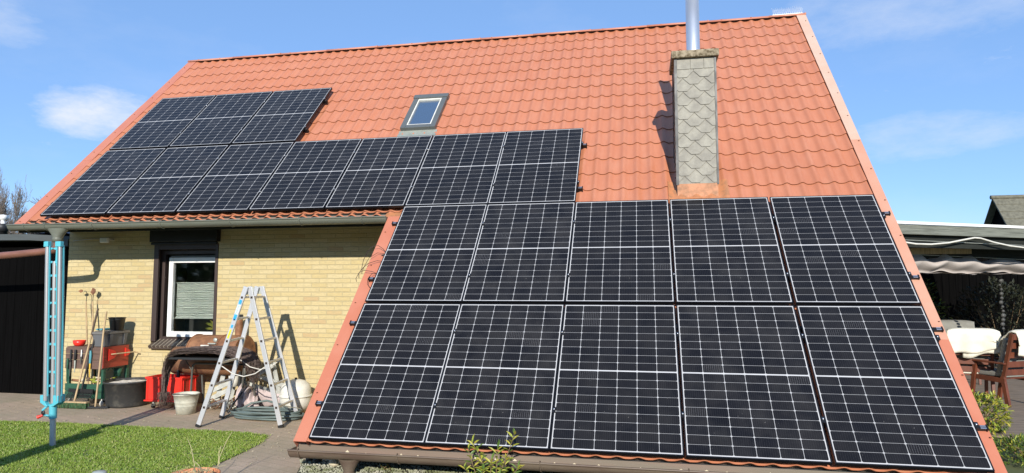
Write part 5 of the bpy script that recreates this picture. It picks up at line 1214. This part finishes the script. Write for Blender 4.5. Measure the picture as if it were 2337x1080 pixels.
chair('teak armchair turned left at the right picture edge', c2, r2, 'grey')
towel('cream towel on the armchair at the right picture edge', c2, r2, .8, .74, -.17, .20, 'towel', 2)
c3 = Vector((14.60, 13.9, 0))
chair('teak armchair with plain grey back behind the towel covered one', c3, R(165), 'grey')
t_ = towel('grey cover over the back of the farther armchair', c3, R(165), .7, .75, -.33, .33, 'towel_grey', 1)

def bush(name, label, c_, rad, n, key, L_, w, seed, cat='shrub', grp=None):
    t = thing(name, label, cat, (c_[0], c_[1], 0), grp); rs = random.Random(seed); lf = MB(); st = MB(); c_ = Vector(c_)
    for k in range(14):
        a = rs.uniform(0, 6.28); e = c_ + Vector((rad[0] * .7 * math.cos(a), rad[1] * .7 * math.sin(a), rad[2] * rs.uniform(0, .7))); st.tube([(c_.x, c_.y, 0), (Vector((c_.x, c_.y, 0)) + e) / 2 + Vector((rs.gauss(0, .04), rs.gauss(0, .04), .03)), e], [.010, .007, .003], 5)
    for k in range(n):
        d = Vector((rs.gauss(0, 1), rs.gauss(0, 1), rs.gauss(0, 1))).normalized(); r_ = rs.uniform(.45, 1.0) ** .5 * (1 + .28 * mnoise.noise(d * 2.6 + Vector((seed, 0, 0))))
        p_ = c_ + Vector((d.x * rad[0] * r_, d.y * rad[1] * r_, d.z * rad[2] * r_)); 
        if p_.z < .01: continue
        leafy(lf, p_, d + Vector((rs.gauss(0, .6), rs.gauss(0, .6), rs.gauss(.2, .6))), L_ * rs.uniform(.6, 1.3), w, rs, rs.choice(range(len(key))) if len(key) > 1 else 0)
    st.build('stems', 'stem', t); lf.build('leaves', key, t); return t
bush('golden_shrub', 'golden yellow leaved shrub beside the deck, behind the orange trim', (12.88, 9.15, .22), (.27, .25, .24), 1400, ['leaf_yellow', 'leaf_green', 'leaf_yellow', 'leaf_yellow'], .05, .012, 4)
bush('low_conifer', 'low bright green bush at the bottom right corner', (12.62, 7.72, .05), (.30, .30, .17), 1500, ['leaf_green', 'leaf_yellow', 'leaf_green'], .055, .007, 6)
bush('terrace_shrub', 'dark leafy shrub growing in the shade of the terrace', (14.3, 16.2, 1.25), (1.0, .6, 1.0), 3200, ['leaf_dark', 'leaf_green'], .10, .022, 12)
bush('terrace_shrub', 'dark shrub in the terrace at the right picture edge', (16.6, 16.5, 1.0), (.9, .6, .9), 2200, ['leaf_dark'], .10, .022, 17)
# neighbour's house
t = thing('neighbour_house', 'distant house with olive tiled roof above the terrace roof', 'house', (24, 24.7, 0))
ry, rz_, ey, ez = 24.665, 4.757, 23.2, 2.95; sl_ = (rz_ - ez) / (ry - ey); by_ = 2 * ry - ey
mb = MB()
for k in range(7):
    y0_, y1_ = ry - (ry - ey) * k / 7, ry - (ry - ey) * (k + 1) / 7
    z0_, z1_ = rz_ - (ry - y0_) * sl_ , rz_ - (ry - y1_) * sl_ + .02
    mb.poly([(20.35, y0_, z0_), (20.35, y1_, z1_), (30, y1_, z1_), (30, y0_, z0_)], (0, .02, -.05))
mb.poly([(20.35, ry, rz_), (30, ry, rz_), (30, by_, ez), (20.35, by_, ez)], (0, .02, -.05)); mb.build('roof', 'tile_olive', t)
mb = MB(); mb.poly([(20.55, ey + .15, 0), (20.55, ey + .15, ez + .1), (20.55, ry, rz_ - .1), (20.55, by_ - .15, ez + .1), (20.55, by_ - .15, 0)], (9.3, 0, 0)); mb.build('wall', 'black_wood', t)
mb = MB(); mb.tube([(20.3, ry, rz_ + .02), (30, ry, rz_ + .02)], .07, 8); mb.build('ridge_cap', 'tile_olive', t)
# evergreen hedge far behind, closing the horizon
mb = MB(); rs = random.Random(55)
for k in range(9000):
    x_ = rs.uniform(-75, -12); y_ = 62 + rs.uniform(-1.5, 1.5); h_ = 2.6 + .9 * mnoise.noise((x_ * .25, 0, 0)); leafy(mb, Vector((x_, y_, rs.uniform(.1, 1) ** .7 * h_)), (rs.gauss(0, 1), rs.gauss(0, 1), rs.gauss(.3, 1)), .5, .16, rs)
tag(mb.build('far_hedge', 'leaf_dark'), 'far dark hedge behind the shed', 'hedge', kind='stuff')

mb = MB(); rs = random.Random(66)  # unseen hedge, added so the window reflects something dark
for k in range(5200):
    leafy(mb, Vector((rs.uniform(-22, 40), -17 + rs.uniform(-1.2, 1.2), 5.2 * rs.random() ** .8)), (rs.gauss(0, 1), rs.gauss(0, 1), rs.gauss(.3, 1)), .9, .32, rs)
tag(mb.build('added_hedge', 'leaf_green'), 'tall hedge added behind the camera for a dark window reflection', 'hedge', kind='stuff')
MB().tube([(3.17, 2.0, 0), (3.16, 2.0, 1.2), (3.20, 2.0, 2.15)], [.15, .13, .13], 14).build('added_stump', 'bark')  # stump added out of view to cast the dark band across the lawn
tag(bpy.data.objects['added_stump'], 'added tall grey stump outside the view, casting the shadow band on the lawn', 'tree stump')
t = thing('window_plant', 'spiky green houseplant behind the lower right of the window pane', 'plant', (wx(2.36), WY + .28, wz(1.08)))
lf = MB(); rs = random.Random(3)
for k in range(26):
    a = rs.uniform(-.2, 3.4); q = Vector((wx(2.36), WY + .28, wz(1.09))); d = Vector((math.cos(a) * 1.3, rs.uniform(-.3, .3), abs(math.sin(a)) * .7 + .15)).normalized(); leafy(lf, q, d, rs.uniform(.12, .27), .007, rs)
lf.build('leaves', 'leaf_yellow', t); MB().lathe((wx(2.36), WY + .28, wz(.99)), [(.001, 0), (.045, 0), (.06, .1), (.05, .1)], 16).build('pot', 'terracotta', t)
